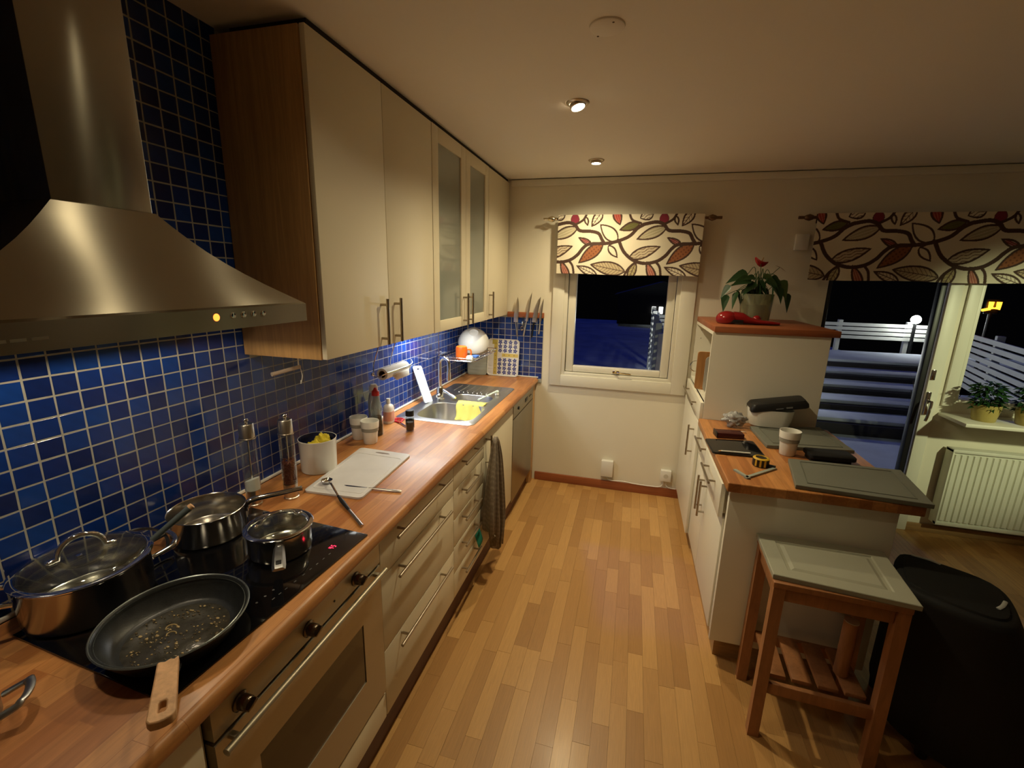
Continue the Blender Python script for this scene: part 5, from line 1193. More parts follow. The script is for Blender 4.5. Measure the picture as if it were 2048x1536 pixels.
# ------------------------------------------------------------------ plant and red thing on the tall cabinet
LEAFG = mat('dark_leaf', (0.020, 0.060, 0.018), 0.35, var=0.3, scale=30); LEAFY = mat('young_leaf', (0.05, 0.10, 0.025), 0.4, var=0.2, scale=30)
def leaf_mesh(b_, base, d, ln, w, droop=0.5, roll=0.0):
    d = Vector(d).normalized(); side = d.cross(Vector((0, 0, 1)));
    if side.length < 1e-4: side = Vector((1, 0, 0))
    side.normalize(); up = side.cross(d).normalized(); side = side*math.cos(roll)+up*math.sin(roll)
    prof = ((0, 0.12), (0.04, 0.62), (0.16, 1.0), (0.35, 0.92), (0.6, 0.62), (0.82, 0.28), (1.0, 0.02)); lo = []
    for f, k in prof:
        c = Vector(base)+d*ln*f+Vector((0, 0, -droop*ln*f*f)); lo.append([c-side*w*0.5*k+up*0.10*w*k, c-side*w*0.2*k, c, c+side*w*0.2*k, c+side*w*0.5*k+up*0.10*w*k])
    b_.loft(lo, closed=False); return b_
pc = Vector((2.105, 3.30, TT_))
t = thing('flowering_plant', 'potted plant with drooping dark leaves and one red flower on the cabinet', 'plant', tuple(pc))
MB().lathe([(0, 0), (0.085, 0), (0.088, 0.004), (0.100, 0.175), (0.097, 0.176), (0.084, 0.008), (0, 0.008)], tuple(pc+Vector((0, 0, 0.0005))), 36).build('glass_pot', mat('green_glass', (0.62, 0.66, 0.46), 0.15, trans=0.7, ior=1.3, rvar=0.05), t)
MB().lathe([(0, 0), (0.045, 0), (0.062, 0.10), (0.058, 0.10), (0, 0.09)], tuple(pc+Vector((0, 0, 0.009))), 28).build('inner_pot', mat('inner_pot_dark', (0.03, 0.035, 0.02), 0.6, var=0.2), t)
rl = random.Random(12)
spec = [  # px-derived tips: (dx, dz of leaf base, direction xz, length)
    (-0.075, 0.300, (-1, -0.25), 0.12), (-0.060, 0.262, (-1, -0.05), 0.125), (-0.175, 0.225, (-0.6, -0.8), 0.075), (-0.185, 0.165, (-0.1, -1), 0.085), (-0.135, 0.185, (-0.2, -1), 0.085), (-0.115, 0.195, (0.3, -1), 0.07),
    (0.005, 0.290, (0.7, -0.3), 0.085), (-0.01, 0.260, (0.5, -0.6), 0.09), (0.05, 0.285, (0.9, -0.5), 0.07), (0.105, 0.262, (0.5, -0.9), 0.10), (0.10, 0.235, (0.25, -1), 0.09), (0.16, 0.185, (0.15, -1), 0.09), (-0.05, 0.225, (-0.4, -0.7), 0.085), (-0.02, 0.205, (0.1, -1), 0.09), (0.04, 0.215, (0.3, -0.9), 0.085), (0.065, 0.22, (0.1, -1), 0.08), (0.03, 0.24, (-0.4, -0.5), 0.085), (-0.075, 0.21, (-0.3, -1), 0.085), (-0.03, 0.245, (-0.8, -0.6), 0.09), (0.0, 0.235, (0.2, -1), 0.095), (0.03, 0.265, (0.8, -0.5), 0.085), (-0.05, 0.20, (0.2, -1), 0.085), (0.055, 0.20, (-0.2, -1), 0.08), (0.01, 0.195, (-0.1, -1), 0.085), (-0.04, 0.275, (-0.9, 0.1), 0.08), (0.085, 0.225, (0.6, -0.8), 0.08)]
for k, (dx, dz, (ux, uz), ln) in enumerate(spec):
    dy = rl.uniform(-0.07, 0.05); bse = pc+Vector((dx, dy, dz))
    leaf_mesh(MB(), bse, (ux, rl.uniform(-0.5, 0.1), uz), ln*1.1, ln*0.62, 0.25, rl.uniform(0.55, 1.2) if abs(ux) > 0.45 else rl.uniform(-0.5, 0.5)).build('leaf', LEAFY if k in (6, 9, 16) else LEAFG, t)
    st = MB(); mid = pc+Vector((dx*0.45, dy*0.5, max(dz+0.035, 0.19))); st.tube(smoothpath([pc+Vector((dx*0.08, dy*0.1, 0.09)), mid, bse], 5), 0.0022, 6); st.build('stem', LEAFY, t)
fl = pc+Vector((-0.01, -0.02, 0.375))
MB().tube(smoothpath([pc+Vector((0, 0, 0.09)), pc+Vector((0.006, -0.01, 0.24)), fl], 5), 0.0024, 6).build('stem', LEAFY, t)
MB().loft([[(fl.x+0.040*r_q*math.cos(a), fl.y-0.012+0.028*r_q*math.sin(a), fl.z+0.014*r_q*r_q*math.cos(2*a)+0.020*r_q*math.cos(a+2.4)) for a in [2*PI*k/16 for k in range(16)]] for r_q in (1.0, 0.6, 0.15)], cap1=True).build('flower', mat('red_petal', (0.42, 0.012, 0.015), 0.25, var=0.1), t, thick=0.003)
MB().cyl(fl+Vector((0, -0.012, 0.0)), fl+Vector((0.008, -0.02, 0.028)), 0.004, 0.0025, seg=10).build('spadix', mat('spadix', (0.5, 0.3, 0.1), 0.6, var=0.1), t)
st2 = pc+Vector((0.105, -0.01, 0.345))
MB().tube(smoothpath([pc+Vector((0.01, 0, 0.09)), pc+Vector((0.045, 0, 0.26)), st2], 5), 0.002, 6).build('stem', LEAFY, t)
wb = MB(); leaf_mesh(wb, st2, (0.8, -0.1, -0.5), 0.045, 0.016, 0.1); leaf_mesh(wb, st2, (-0.8, -0.1, 0.35), 0.035, 0.012, 0.1); wb.build('withered_flower', mat('withered', (0.22, 0.06, 0.03), 0.6, var=0.1), t)
REDG = mat('glossy_red', (0.26, 0.008, 0.010), 0.18, coat=0.4, var=0.05)
rc = Vector((1.945, 3.02, TT_))
t = thing('red_ornament', 'glossy red domed object with a flat tail lying beside the potted plant', 'ornament', tuple(rc))
MB().sphere((rc.x-0.055, rc.y, rc.z+0.028), 0.058, (1.08, 1.0, 0.82), 28, 18).build('dome', REDG, t)
bmq = t.children[0].data
for v in bmq.vertices:
    if v.co.z < 0.0005: v.co.z = 0.0005
MB().loft([[(rc.x+dx, rc.y+w*math.cos(a), rc.z+zc_+h_q*math.sin(a)) for a in [2*PI*k/14 for k in range(14)]] for dx, w, zc_, h_q in ((-0.02, 0.045, 0.040, 0.034), (0.03, 0.050, 0.036, 0.034), (0.07, 0.046, 0.024, 0.022), (0.12, 0.042, 0.016, 0.015), (0.19, 0.036, 0.013, 0.012), (0.235, 0.026, 0.010, 0.009))], cap0=True, cap1=True).build('tail', REDG, t)
MB().sphere((rc.x+0.125, rc.y+0.06, rc.z+0.026), 0.026, (1, 1, 1), 18, 12).build('knob', REDG, t)
MB().box(rc.x-0.05, rc.x+0.03, rc.y-0.052, rc.y-0.046, rc.z+0.006, rc.z+0.026, 0.002).build('dark_opening', BLACKP, t)
# ------------------------------------------------------------------ stool with a loose cabinet door
t = thing('stool', 'wooden step stool in front of the white peninsula', 'stool', (2.105, 1.725, 0), math.radians(-3))
hx, hy, sz = 0.205, 0.150, 0.672
for sx in (-1, 1):
    for sy in (-1, 1):
        b_ = MB(); f0 = Vector((sx*(hx-0.018), sy*(hy-0.018), 0)); f1 = Vector((sx*(hx-0.022), sy*(hy-0.022), sz-0.022)); q_ = 0.019
        b_.loft([[(f.x-q_, f.y-q_, f.z), (f.x+q_, f.y-q_, f.z), (f.x+q_, f.y+q_, f.z), (f.x-q_, f.y+q_, f.z)] for f in (f0, f1)], cap0=True, cap1=True); b_.build('leg', STOOLW, t, local=True)
MB().box(-hx, hx, -hy, hy, sz-0.022, sz, 0.004).build('seat', STOOLW, t, local=True)
for sy in (-1, 1):
    MB().box(-hx+0.042, hx-0.042, sy*(hy-0.022)-0.010, sy*(hy-0.022)+0.010, sz-0.075, sz-0.0225, 0.002).build('apron', STOOLW, t, local=True)
    MB().box(-hx+0.038, hx-0.038, sy*(hy-0.020)-0.010, sy*(hy-0.020)+0.010, 0.20, 0.245, 0.002).build('stretcher', STOOLW, t, local=True)
for sx in (-1, 1):
    MB().box(sx*(hx-0.022)-0.010, sx*(hx-0.022)+0.010, -hy+0.042, hy-0.042, sz-0.075, sz-0.0225, 0.002).build('apron', STOOLW, t, local=True)
for k in range(4):
    MB().box(-hx+0.04+0.085*k, -hx+0.105+0.085*k, -hy+0.042, hy-0.042, 0.2455, 0.262, 0.002).build('slat', STOOLW, t, local=True)
t = thing('wooden_post', 'short thick wooden post standing inside the stool frame', 'post', (2.20, 1.70, 0.262))
MB().cyl((2.205, 1.70, 0.2665), (2.200, 1.69, 0.50), 0.024, seg=24).build('post', STOOLW, t); MB().cyl((2.2, 1.69, 0.5003), (2.2, 1.69, 0.503), 0.0235, seg=24).build('pale_end', mat('pale_end_grain', (0.62, 0.55, 0.42), 0.7, var=0.1, scale=60), t)
t = thing('cabinet_door_panel', 'grey green cabinet door with raised frame lying on the stool', 'panel', (2.1, 1.73, sz), 0.0)
Pp = [Vector((1.893, 1.607)), Vector((2.318, 1.562)), Vector((2.352, 1.888)), Vector((1.905, 1.893))]; zp = sz+0.0008
GR2 = mat('pale_grey_green_paint', (0.36, 0.36, 0.28), 0.5, var=0.05, scale=10)
b_ = MB(); cen = sum(Pp, Vector((0, 0)))/4
lo = []
for k, z in ((1.0, 0.0), (1.0, 0.016), (0.985, 0.018), (0.68, 0.018), (0.66, 0.0125), (0.60, 0.0125), (0.53, 0.0175)):
    lo.append([(cen.x+(p.x-cen.x)*(1-(1-k)*0.8), cen.y+(p.y-cen.y)*k, zp+z) for p in Pp])
b_.loft(lo, cap0=True, cap1=True).build('board', GR2, t, sharp=15)
# ------------------------------------------------------------------ black upholstered chair at the right
t = thing('armchair', 'bulky black upholstered armchair standing right of the wooden stool', 'chair', (2.6, 1.78, 0))
top_ = [(2.352, 1.785), (2.445, 1.965), (2.55, 1.94), (2.68, 1.84), (2.66, 1.70), (2.58, 1.575), (2.46, 1.61), (2.36, 1.70)]
bot_ = [(2.41, 1.83), (2.485, 2.04), (2.66, 2.03), (2.86, 1.92), (2.88, 1.72), (2.76, 1.54), (2.58, 1.53), (2.415, 1.68)]
def ring_(f, z, inset=0.0):
    P_ = [Vector((b_[0]+(a_[0]-b_[0])*f, b_[1]+(a_[1]-b_[1])*f, 0)) for a_, b_ in zip(top_, bot_)]; c_ = sum(P_, Vector())/8
    P_ = [c_+(p_-c_)*(1-inset) for p_ in P_]
    q_ = smoothpath(P_[-1:]+P_+P_[:2], 5)[5:45]
    return [(p_.x, p_.y, z) for p_ in q_]
MB().loft([ring_(0, 0.06, 0.10), ring_(0, 0.08), ring_(0.2, 0.25), ring_(0.45, 0.42), ring_(0.8, 0.56), ring_(0.97, 0.63), ring_(1, 0.652, 0.03), ring_(1, 0.660, 0.10)], cap0=True, cap1=True).build('upholstery', BLACKF, t, sharp=70)
MB().loft([ring_(1, 0.6605, 0.16), ring_(1, 0.667, 0.18), ring_(1, 0.669, 0.25)], cap0=True, cap1=True).build('top_cushion', BLACKF, t)
GLINT = mat('pale_glint', (0.40, 0.40, 0.38), 0.35, var=0.1)  # pale strips painted as glints on the black upholstery
MB().tube(smoothpath([(2.575, 1.655, 0.671), (2.60, 1.675, 0.671), (2.63, 1.710, 0.668)], 4), 0.006, 8, flat=0.002).build('glint', GLINT, t)
MB().tube(smoothpath([(2.47, 1.935, 0.670), (2.52, 1.915, 0.670), (2.545, 1.895, 0.669)], 4), 0.006, 8, flat=0.002).build('glint', GLINT, t)
for (x, y) in ((2.48, 1.98), (2.80, 1.88), (2.74, 1.62), (2.50, 1.68)): MB().cyl((x, y, 0.0), (x, y, 0.0605), 0.018, 0.022, seg=16).build('leg', BLACKP, t)
# ------------------------------------------------------------------ radiator, sockets, cover plate, wall box
t = thing('radiator', 'white ribbed panel radiator under the right window', 'radiator', (4.1, 3.53, 0.11))
RX0, RX1, RZb, RZt, RYf = 3.468, 4.75, 0.105, 0.655, L-0.095
RADP = mat('radiator_enamel', (0.78, 0.77, 0.66), 0.4, var=0.02)
bx('panel', RADP, t, RX0+0.012, RX1, RYf+0.012, RYf+0.022, RZb+0.02, RZt-0.02)
nr = 36; pitch = (RX1-RX0-0.03)/nr
for k in range(nr):
    x0 = RX0+0.015+pitch*k
    MB().loft([[(x0+pitch*f, RYf+0.012-d, z) for f, d in ((0.04, 0), (0.16, 0.010), (0.84, 0.010), (0.96, 0))] for z in (RZb+0.035, RZb+0.05, RZt-0.05, RZt-0.035)], closed=False).build('rib', RADP, t)
bx('side_panel', RADP, t, RX0, RX0+0.010, RYf, L-0.02, RZb, RZt, 0.002)
bx('top_grille', RADP, t, RX0, RX1, RYf-0.001, L-0.022, RZt-0.022, RZt, 0.004)
bx('bottom_rail', RADP, t, RX0, RX1, RYf-0.001, RYf+0.03, RZb, RZb+0.022, 0.003)
b_ = MB()
for x in (3.60, 4.5): b_.box(x, x+0.03, L-0.024, L-0.001, 0.25, 0.60)
b_.build('bracket', RADP, t)
def wall_box(name, label, x0, x1, z0, z1, d, cat, m_=PLASTW):
    t = thing(name, label, cat, ((x0+x1)/2, L-d/2, z0)); bx('cover', m_, t, x0, x1, L-d, L-0.0005, z0, z1, 0.004); return t
t = wall_box('junction_box', 'larger white wall box low on the far wall, cable below it', 1.183, 1.278, 0.118, 0.256, 0.045, 'junction box')
bx('bottom_gap', DARKGAP, t, 1.186, 1.275, L-0.043, L-0.002, 0.1165, 0.1185)
t = wall_box('wall_socket', 'small white socket box low on the far wall near the tall cabinet', 1.652, 1.732, 0.140, 0.232, 0.040, 'socket')
b_ = MB(); b_.cyl((1.692, L-0.0402, 0.186), (1.692, L-0.0408, 0.186), 0.018, seg=20); b_.build('socket_face', mat('socket_grey', (0.6, 0.58, 0.5), 0.5, var=0.02), t)
o_ = MB().tube(smoothpath([(1.235, L-0.014, 0.117), (1.24, L-0.012, 0.092), (1.27, L-0.020, 0.083), (1.36, L-0.020, 0.088), (1.46, L-0.020, 0.080), (1.58, L-0.020, 0.078), (1.655, L-0.02, 0.084), (1.675, L-0.014, 0.110), (1.676, L-0.012, 0.139)], 5), 0.0042, 8).tube(smoothpath([(1.70, L-0.012, 0.139), (1.703, L-0.014, 0.10), (1.73, L-0.020, 0.083), (1.775, L-0.020, 0.080)], 5), 0.0035, 8).build('cable', PLASTW)
tag(o_, 'white cable running along the skirting between the two wall boxes', 'cable')
t = thing('ceiling_cover_plate', 'round blank cover plate with two screw holes in the ceiling', 'cover plate', (1.193, 1.566, CZ-0.006))
MB().lathe([(0, 0), (0.048, 0.0), (0.052, 0.002), (0.053, 0.006)], (1.193, 1.566, CZ-0.0063), 40).build('plate', CEIL, t)
b_ = MB()
for (x, y) in ((1.163, 1.605), (1.213, 1.535)): b_.cyl((x, y, CZ-0.0070), (x, y, CZ-0.0062), 0.0035, seg=10)
b_.build('screw_hole', mat('screw_hole', (0.10, 0.07, 0.04), 0.8, var=0.1), t)
# recessed ceiling spots
LED = mat('spot_lens', (1, 0.9, 0.7), 0.4, emit=(1.0, 0.86, 0.58), estr=25)
def spot(x, y, tilt, label):
    t = thing('ceiling_spot', label, 'lamp', (x, y, CZ-0.03), 0, None)
    MB().lathe([(0.036, -0.004), (0.050, -0.001), (0.0505, 0.0), (0.046, -0.0055), (0.036, -0.0075), (0.036, -0.004)], (x, y, CZ-0.0005), 36).build('ring', HANDLE, t)
    Mx = Matrix.Translation((x, y, CZ-0.008)) @ Matrix.Rotation(tilt, 4, 'Y') @ Matrix.Rotation(tilt*0.5, 4, 'X')
    MB().lathe([(0.034, 0.006), (0.034, -0.010), (0.029, -0.013), (0.029, -0.008), (0.034, 0.006)], seg=30, M=Mx).build('gimbal', HANDLE, t)
    MB().lathe([(0, -0.0095), (0.0285, -0.0095)], seg=30, M=Mx).build('lens', LED, t)
spot(1.035, 2.142, -0.28, 'recessed ceiling spot with tilted lamp, the nearer of two')
spot(1.035, 3.104, 0.0, 'recessed ceiling spot with level lamp, the farther of two near the wall')
t = wall_box('wall_sensor', 'small white box on the wall under the end of the right curtain rod', 2.352, 2.432, 1.925, 2.030, 0.03, 'box')
# ------------------------------------------------------------------ curtain rods and leaf print valances
def leaf_img(scale_off):
    """vine and leaf print, coordinates in metres measured from the top left"""
    per = 0.624; k_ = 0.00091
    def img(U, V):
        Hh = 0.415
        X = (U+scale_off)/k_; Y = (Hh-V)/k_+125                       # print units
        C = np.empty(U.shape+(3,)); C[:] = (0.74, 0.67, 0.52)
        X0 = np.mod(X-220, 685)+220
        dk = np.array((0.065, 0.032, 0.022))
        def curve(pts, n=14):
            P = np.array([tuple(p)[:2] for p in smoothpath([(a, b_, 0) for a, b_ in pts], n)]); return P
        def stroke(pts, w):
            P = curve(pts)
            for sh in (-685, 0, 685):
                A = P+np.array((sh, 0))
                if A[:, 0].max() < 200 or A[:, 0].min() > 925: continue
                msk = (X0 > A[:, 0].min()-w) & (X0 < A[:, 0].max()+w) & (Y > A[:, 1].min()-w) & (Y < A[:, 1].max()+w)
                xx = X0[msk]; yy = Y[msk]; dmin = np.full(xx.shape, 1e9)
                for a, b_ in zip(A[:-1], A[1:]):
                    ab = b_-a; tt = np.clip(((xx-a[0])*ab[0]+(yy-a[1])*ab[1])/(ab@ab+1e-9), 0, 1); dmin = np.minimum(dmin, (xx-a[0]-tt*ab[0])**2+(yy-a[1]-tt*ab[1])**2)
                sub = C[msk]; sub[dmin < (w/2)**2] = dk; C[msk] = sub
        def leaf(tip, base, w, fill, kind='lines', line=(0.12, 0.07, 0.05), ol=16):
            tip = np.array(tip, float); base = np.array(base, float); ax = tip-base; ln = np.hypot(*ax); ax /= ln; nn = np.array((-ax[1], ax[0]))
            for sh in (-685, 0, 685):
                bx_ = base[0]+sh
                s_ = ((X0-bx_)*ax[0]+(Y-base[1])*ax[1])/ln; d_ = (X0-bx_)*nn[0]+(Y-base[1])*nn[1]
                ok = (s_ > 0) & (s_ < 1); half = np.where(ok, w*0.5*np.sin(PI*np.clip(s_, 0, 1)**0.8)**0.85, 0)
                ins = ok & (np.abs(d_) < half)
                if not ins.any(): continue
                inn = ok & (np.abs(d_) < half-ol*0.8) & (s_ > 0.03) & (s_ < 0.97)
                C[ins] = dk; C[inn] = fill
                if kind == 'lines': l_ = np.abs(np.mod(d_/(half+1e-6)*2.2+0.5, 1)-0.5) < 0.07
                elif kind == 'veins': l_ = (np.abs(d_) < 3) | (np.abs(np.mod((s_*ln-np.abs(d_)*0.9)/26, 1)-0.5) < 0.08)
                elif kind == 'waves': l_ = np.abs(np.mod((d_+5*np.sin(s_*ln/11))/20, 1)-0.5) < 0.12
                elif kind == 'spots': l_ = np.hypot(np.mod(s_*ln, 24)-12, np.mod(d_+100, 24)-12) < 6
                else: l_ = None
                if l_ is not None: C[inn & l_] = line
        tan = (0.50, 0.40, 0.25); grey = (0.42, 0.37, 0.24); org = (0.29, 0.105, 0.04); cream = (0.74, 0.67, 0.52); redd = (0.28, 0.04, 0.03); grn = (0.14, 0.13, 0.04)
        leaf((495, 503), (778, 550), 112, tan, 'veins'); leaf((385, 515), (560, 590), 70, cream, 'veins'); leaf((250, 470), (330, 640), 70, (0.36, 0.11, 0.08), 'lines', (0.75, 0.5, 0.35)); leaf((800, 640), (855, 480), 70, (0.45, 0.38, 0.2), 'veins')
        leaf((845-685+685, 306), (1066-685+685, 218), 92, grey, 'lines', (0.70, 0.62, 0.48)); leaf((388, 292), (505, 350), 50, (0.22, 0.03, 0.035), 'lines', (0.7, 0.5, 0.4)); leaf((400, 497), (592, 336), 100, org, 'spots', (0.16, 0.05, 0.02))
        leaf((558, 192), (704, 318), 105, cream, None); leaf((712, 446), (632, 352), 62, cream, None); leaf((1036-685+685, 360), (800, 445), 92, (0.55, 0.46, 0.32), 'waves', (0.14, 0.07, 0.05)); leaf((708, 236), (866, 186), 70, grn, 'lines', (0.08, 0.08, 0.03))
        leaf((355, 100), (358, 196), 72, (0.24, 0.025, 0.05), None, ol=4); leaf((490, 212), (570, 90), 76, cream, 'veins'); leaf((715, 200), (668, 80), 74, (0.36, 0.05, 0.04), 'lines', (0.6, 0.3, 0.2)); leaf((462, 206), (438, 132), 40, cream, None); leaf((860, 150), (960, 100), 90, cream, 'waves')
        stroke([(205, 195), (300, 178), (358, 196), (400, 240), (490, 246), (550, 262), (578, 305), (602, 338)], 26); stroke([(590, 340), (690, 322), (790, 282), (850, 222), (905, 190)], 26)
        stroke([(715, 320), (752, 392), (800, 440), (855, 472), (930, 488), (1015, 472), (1075, 430), (1115, 380), (1165, 345), (1285, 338)], 26)
        stroke([(640, 350), (690, 322), (704, 300)], 12); stroke([(850, 480), (800, 530), (770, 590)], 18); stroke([(1010, 480), (1040, 520), (1055, 600)], 18); stroke([(358, 196), (420, 160), (445, 120)], 18); stroke([(780, 110), (805, 160), (870, 185)], 18)
        return np.clip(C, 0, 1)
    return img
VAL = printmat('leaf_print_fabric', 0.9)
def valance(label, x0, x1, z0, z1, off, wav):
    W = x1-x0; Hh = z1-z0; yb = L-0.088
    def place(u_, v_):
        x = x0+W*u_; z = z0+Hh*v_
        w = (1-v_)*wav*(math.sin(x*14+0.6)+0.5*math.sin(x*31))
        top = 0.012*max(0.0, (v_-0.93)/0.07)
        return (x, yb-0.006-w+0.0*top, z+0.003*math.sin(x*9)*(1-v_))
    o = print_grid('valance', W, Hh, leaf_img(off), place, VAL, None, 0.0024)
    md = o.modifiers.new('thick', 'SOLIDIFY'); md.thickness = 0.0025; md.offset = 0
    return tag(o, label, 'curtain')
valance('leaf print valance hanging over the small kitchen window', 0.745, 1.758, 1.737, 2.158, 0.0+220*0.00091, 0.006)
valance('leaf print valance hanging over the glazed door and right window', 2.440, 4.70, 1.733, 2.150, 0.41+220*0.00091, 0.008)
RODM = mat('bronze_rod', (0.16, 0.10, 0.06), 0.4, 0.8, rvar=0.1)
def rod(label, x0, x1, z, m_end):
    t = thing('curtain_rod', label, 'curtain rod', ((x0+x1)/2, L-0.075, z-0.02))
    y = L-0.072
    MB().cyl((x0, y, z), (x1, y, z), 0.008, seg=14).build('pole', RODM, t)
    for xe, s in ((x0, -1), (x1, 1)):
        pr = [(0, 0), (0.010, 0), (0.010, 0.016), (0.014, 0.020), (0.022, 0.042), (0.014, 0.066), (0.010, 0.070), (0.010, 0.105), (0, 0.105)]
        MB().lathe(pr, seg=18, M=Matrix.Translation((xe, y, z)) @ Matrix.Rotation(s*PI/2, 4, 'Y')).build('finial', m_end if s < 0 else RODM, t)
    br = MB()
    for x in (x0+0.03, x1-0.03): br.box(x-0.006, x+0.006, y, L-0.0005, z-0.006, z+0.006, 0.002); br.box(x-0.010, x+0.010, L-0.006, L-0.0005, z-0.03, z+0.03, 0.002)
    br.build('bracket', RODM, t)
    return t
rod('short curtain rod with oval finials above the small window', 0.735, 1.765, 2.133, mat('shiny_finial', (0.75, 0.68, 0.5), 0.2, 1.0, rvar=0.05))
rod('long dark curtain rod above the glazed door and right window', 2.440, 4.72, 2.128, RODM)
# ------------------------------------------------------------------ pots of herbs on the sill
POTY = mat('yellow_pot_glaze', (0.42, 0.33, 0.10), 0.35, var=0.08, scale=20); HERB = mat('herb_leaf', (0.018, 0.062, 0.016), 0.5, var=0.4, scale=60)
def herb(x, y, label, seed):
    t = thing('herb_pot', label, 'plant', (x, y, 0.882)); z = 0.8825
    MB().lathe([(0, 0), (0.054, 0), (0.057, 0.003), (0.068, 0.078), (0.067, 0.080), (0.069, 0.080), (0.071, 0.108), (0.068, 0.108), (0.064, 0.08), (0.05, 0.01), (0, 0.01)], (x, y, z), 36).build('pot', POTY, t)
    MB().lathe([(0, 0.095), (0.064, 0.094)], (x, y, z), 24).build('soil', mat('soil', (0.03, 0.02, 0.012), 0.9, var=0.3, scale=60), t)
    b_ = MB(); rr = random.Random(seed)
    for k in range(300):
        a = rr.random()*2*PI; d = 0.074*math.sqrt(rr.random()); zz = rr.uniform(0.11, 0.255)-d*0.4
        leaf_mesh(b_, (x+d*math.cos(a), y+d*math.sin(a)*0.8, z+zz), (math.cos(a), math.sin(a), rr.uniform(-0.4, 0.6)), rr.uniform(0.026, 0.045), rr.uniform(0.018, 0.028), 0.3, rr.uniform(-0.6, 0.6))
    stuff(b_.build('foliage', HERB, t))
    for k in range(5):
        a = k*1.26; MB().tube([(x+0.02*math.cos(a), y+0.02*math.sin(a), z+0.094), (x+0.05*math.cos(a), y+0.04*math.sin(a), z+0.18)], 0.0018, 6).build('stem', LEAFY, t)
herb(3.545, 3.440, 'left of two yellow herb pots on the right window sill', 1)
herb(3.755, 3.412, 'right of two yellow herb pots on the right window sill', 2)
# ------------------------------------------------------------------ garden outside
SNOW = mat('snow', (0.58, 0.62, 0.72), 0.8, var=0.45, scale=1.6, bump=0.5, bscale=3)
DECKW = mat('dark_timber', (0.03, 0.025, 0.025), 0.7, var=0.2, scale=10); PAINTW = mat('white_fence_paint', (0.75, 0.75, 0.72), 0.6, var=0.04)
structure(MB().box(-14, 7.75, L+0.21, 24, -0.45, -0.25).build('ground', SNOW))
t = thing('garden_steps', 'snowy timber garden steps rising outside the glazed door', 'steps', (5.6, 7.5, -0.25))
for k, (y0, z, xe) in enumerate(((6.75, -0.07, 5.62), (7.35, 0.05, 5.80), (7.95, 0.17, 5.98), (8.55, 0.29, 6.10), (9.15, 0.41, 8.6))):
    st_ = MB().box(3.1, xe, y0, 10.6 if k == 4 else y0+0.60, -0.25, z-0.03, 0.005).build('riser', DECKW, t)
    MB().box(3.1, xe, y0+0.10, 10.6 if k == 4 else y0+0.60, z-0.0299, z+0.02, 0.01).build('snow_cover', SNOW, t)
def fence(name, label, x0, y0, x1, y1, z0, z1, n, pitchp, m_, gap=0.35, ang_=None):
    d = Vector((x1-x0, y1-y0)); ln = d.length; a = math.atan2(d.y, d.x)
    t = thing(name, label, 'fence', (x0, y0, z0), a)
    ph_ = (z1-z0)/n
    for k in range(n): MB().box(0, ln, -0.012, 0.012, z0*0+ph_*k, ph_*k+ph_*(1-gap), 0.002, 1).build('slat', m_, t, local=True)
    for k in range(int(ln/pitchp)+1): MB().box(pitchp*k-0.04, pitchp*k+0.04, 0.014, 0.10, -z0-0.26, z1-z0+0.03, 0.004, 1).build('post', m_, t, local=True)
    return t
fence('slat_fence', 'white slat fence at the back of the garden, lit by the lamp', 1.9, 11.2, 7.75, 11.2, 0.62, 0.98, 4, 1.25, PAINTW, 0.25)
fence('slat_fence', 'slatted side fence running away from the house, seen through the small window', 1.72, 5.2, 1.84, 11.0, 0.10, 1.12, 10, 1.4, PAINTW, 0.45)
fence('slat_fence', 'grey slat fence outside the right window', 6.42, 8.75, 5.25, 4.9, 0.25, 1.07, 9, 1.3, PAINTW, 0.3)
t = thing('garden_lamp', 'glowing round white garden lamp above the back fence', 'lamp', (6.90, 11.0, 0.9))
MB().sphere((6.90, 11.05, 1.08), 0.085).build('globe', mat('lamp_globe', (1, 1, 1), 0.4, emit=(0.95, 1.0, 0.92), estr=60), t)
MB().cyl((6.90, 11.05, -0.25), (6.90, 11.05, 1.0), 0.03, seg=12).build('holder', BLACKP, t)
t = thing('garden_lamp', 'added white lantern behind the side fence, put in to brighten its gaps', 'lamp', (2.6, 8.4, -0.25))
MB().cyl((2.6, 8.48, -0.25), (2.6, 8.48, 0.70), 0.03, seg=12).build('holder', BLACKP, t)  # invented lantern, placed to light the side fence gaps and the snow
MB().sphere((2.6, 8.48, 0.78), 0.075).build('globe', mat('lamp_globe', (1, 1, 1), 0.4), t)
t = thing('neighbour_house', 'distant dark house with lit windows seen over the side fence', 'house', (2.9, 23.0, -0.25))
bx('wall', DECKW, t, 0.6, 4.6, 22.2, 25.5, -0.25, 1.1); 
LITW = mat('lit_window', (1, 1, 1), 0.4, emit=(0.95, 1.0, 0.9), estr=3)
for x in (2.24, 2.55, 2.86): bx('lit_window', LITW, t, x-0.09, x+0.09, 22.17, 22.199, 0.28, 0.60, 0.01)
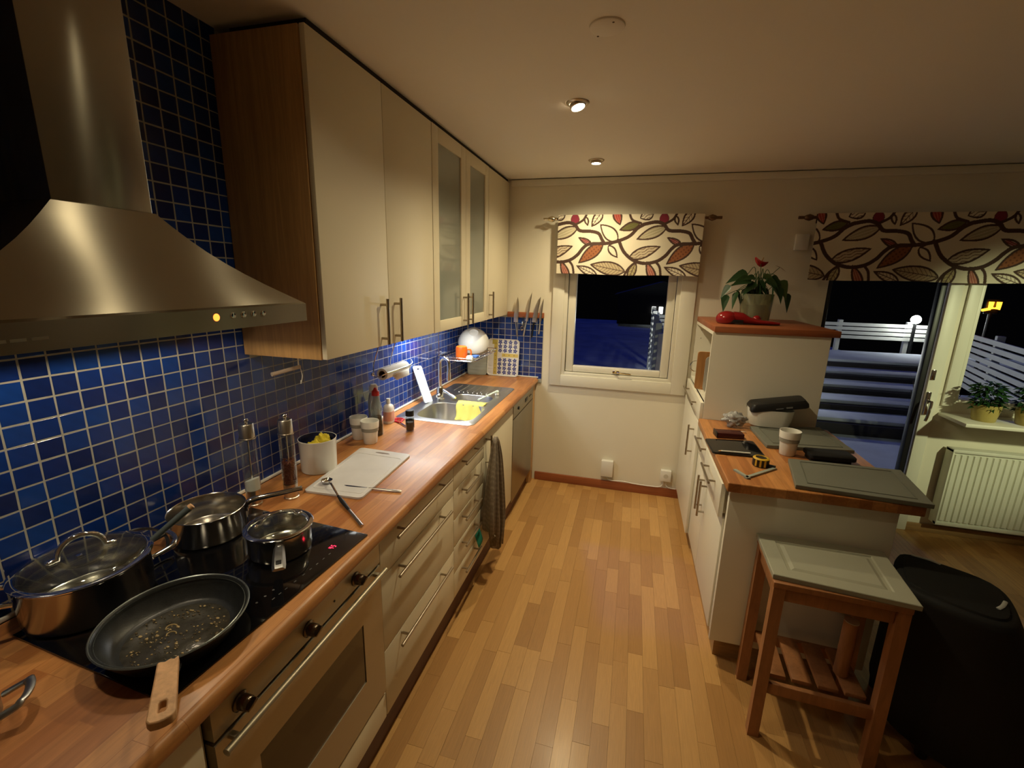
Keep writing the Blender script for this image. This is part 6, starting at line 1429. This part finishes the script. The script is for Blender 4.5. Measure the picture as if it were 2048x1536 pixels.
MB().prism([(0.4, 1.1), (4.8, 1.1), (2.6, 1.75)], 22.0, 25.7, M=Matrix(((1, 0, 0, 0), (0, 0, 1, 0), (0, 1, 0, 0), (0, 0, 0, 1)))).build('roof', BLACKP, t)
t = thing('orange_reflection', 'orange glow standing in for a reflected lamp, on an added post outside', 'lamp', (6.80, 8.95, -0.25))
ORL = mat('orange_glow', (1, 0.4, 0.02), 0.5, emit=(1.0, 0.36, 0.02), estr=4)  # glowing shape imitates a lamp reflection; its board and post are made up
MB().tube([(6.76, 8.9, 1.52), (6.76, 8.9, 1.42), (6.86, 8.9, 1.42), (6.86, 8.9, 1.52)], 0.032, 8).tube([(6.76, 8.9, 1.41), (6.66, 8.9, 1.385)], 0.02, 8).build('glow_tube', ORL, t)
MB().box(6.72, 6.90, 8.94, 8.97, 1.33, 1.56, 0.01).build('back_board', BLACKP, t); MB().cyl((6.81, 8.955, -0.25), (6.81, 8.955, 1.34), 0.025, seg=12).build('post', BLACKP, t)
t = thing('storage_box', 'pale snow dusted storage box outside the right window', 'box', (5.01, 5.85, -0.25))
bx('body', mat('grey_plastic', (0.20, 0.22, 0.25), 0.6, var=0.05), t, 4.80, 5.22, 5.60, 6.1, -0.25, 0.48, 0.02); bx('lid', SNOW, t, 4.78, 5.24, 5.58, 6.12, 0.481, 0.53, 0.015)
t = thing('bush', 'dark bare bush standing outside the right window', 'bush', (4.42, 5.5, -0.25))
b_ = MB(); rr = random.Random(9)
for k in range(40):
    a = rr.random()*2*PI; b_.tube([(4.42+0.03*math.cos(a), 5.5, -0.25), (4.42+0.1*math.cos(a), 5.5+0.1*math.sin(a), 0.3), (4.42+0.22*math.cos(a*1.1), 5.5+0.2*math.sin(a*1.2), rr.uniform(0.45, 0.85))], [0.01, 0.007, 0.003], 5)
stuff(b_.build('twigs', mat('twig', (0.03, 0.02, 0.015), 0.8, var=0.2), t))
lamp('garden_light', 'POINT', (2.6, 8.4, 0.85), 60, (0.95, 1.0, 0.95), shadow_soft_size=0.08)  # added light of the invented lantern behind the side fence
lamp('garden_light', 'POINT', (6.9, 10.93, 1.10), 13, (0.95, 1.0, 0.92), shadow_soft_size=0.08)
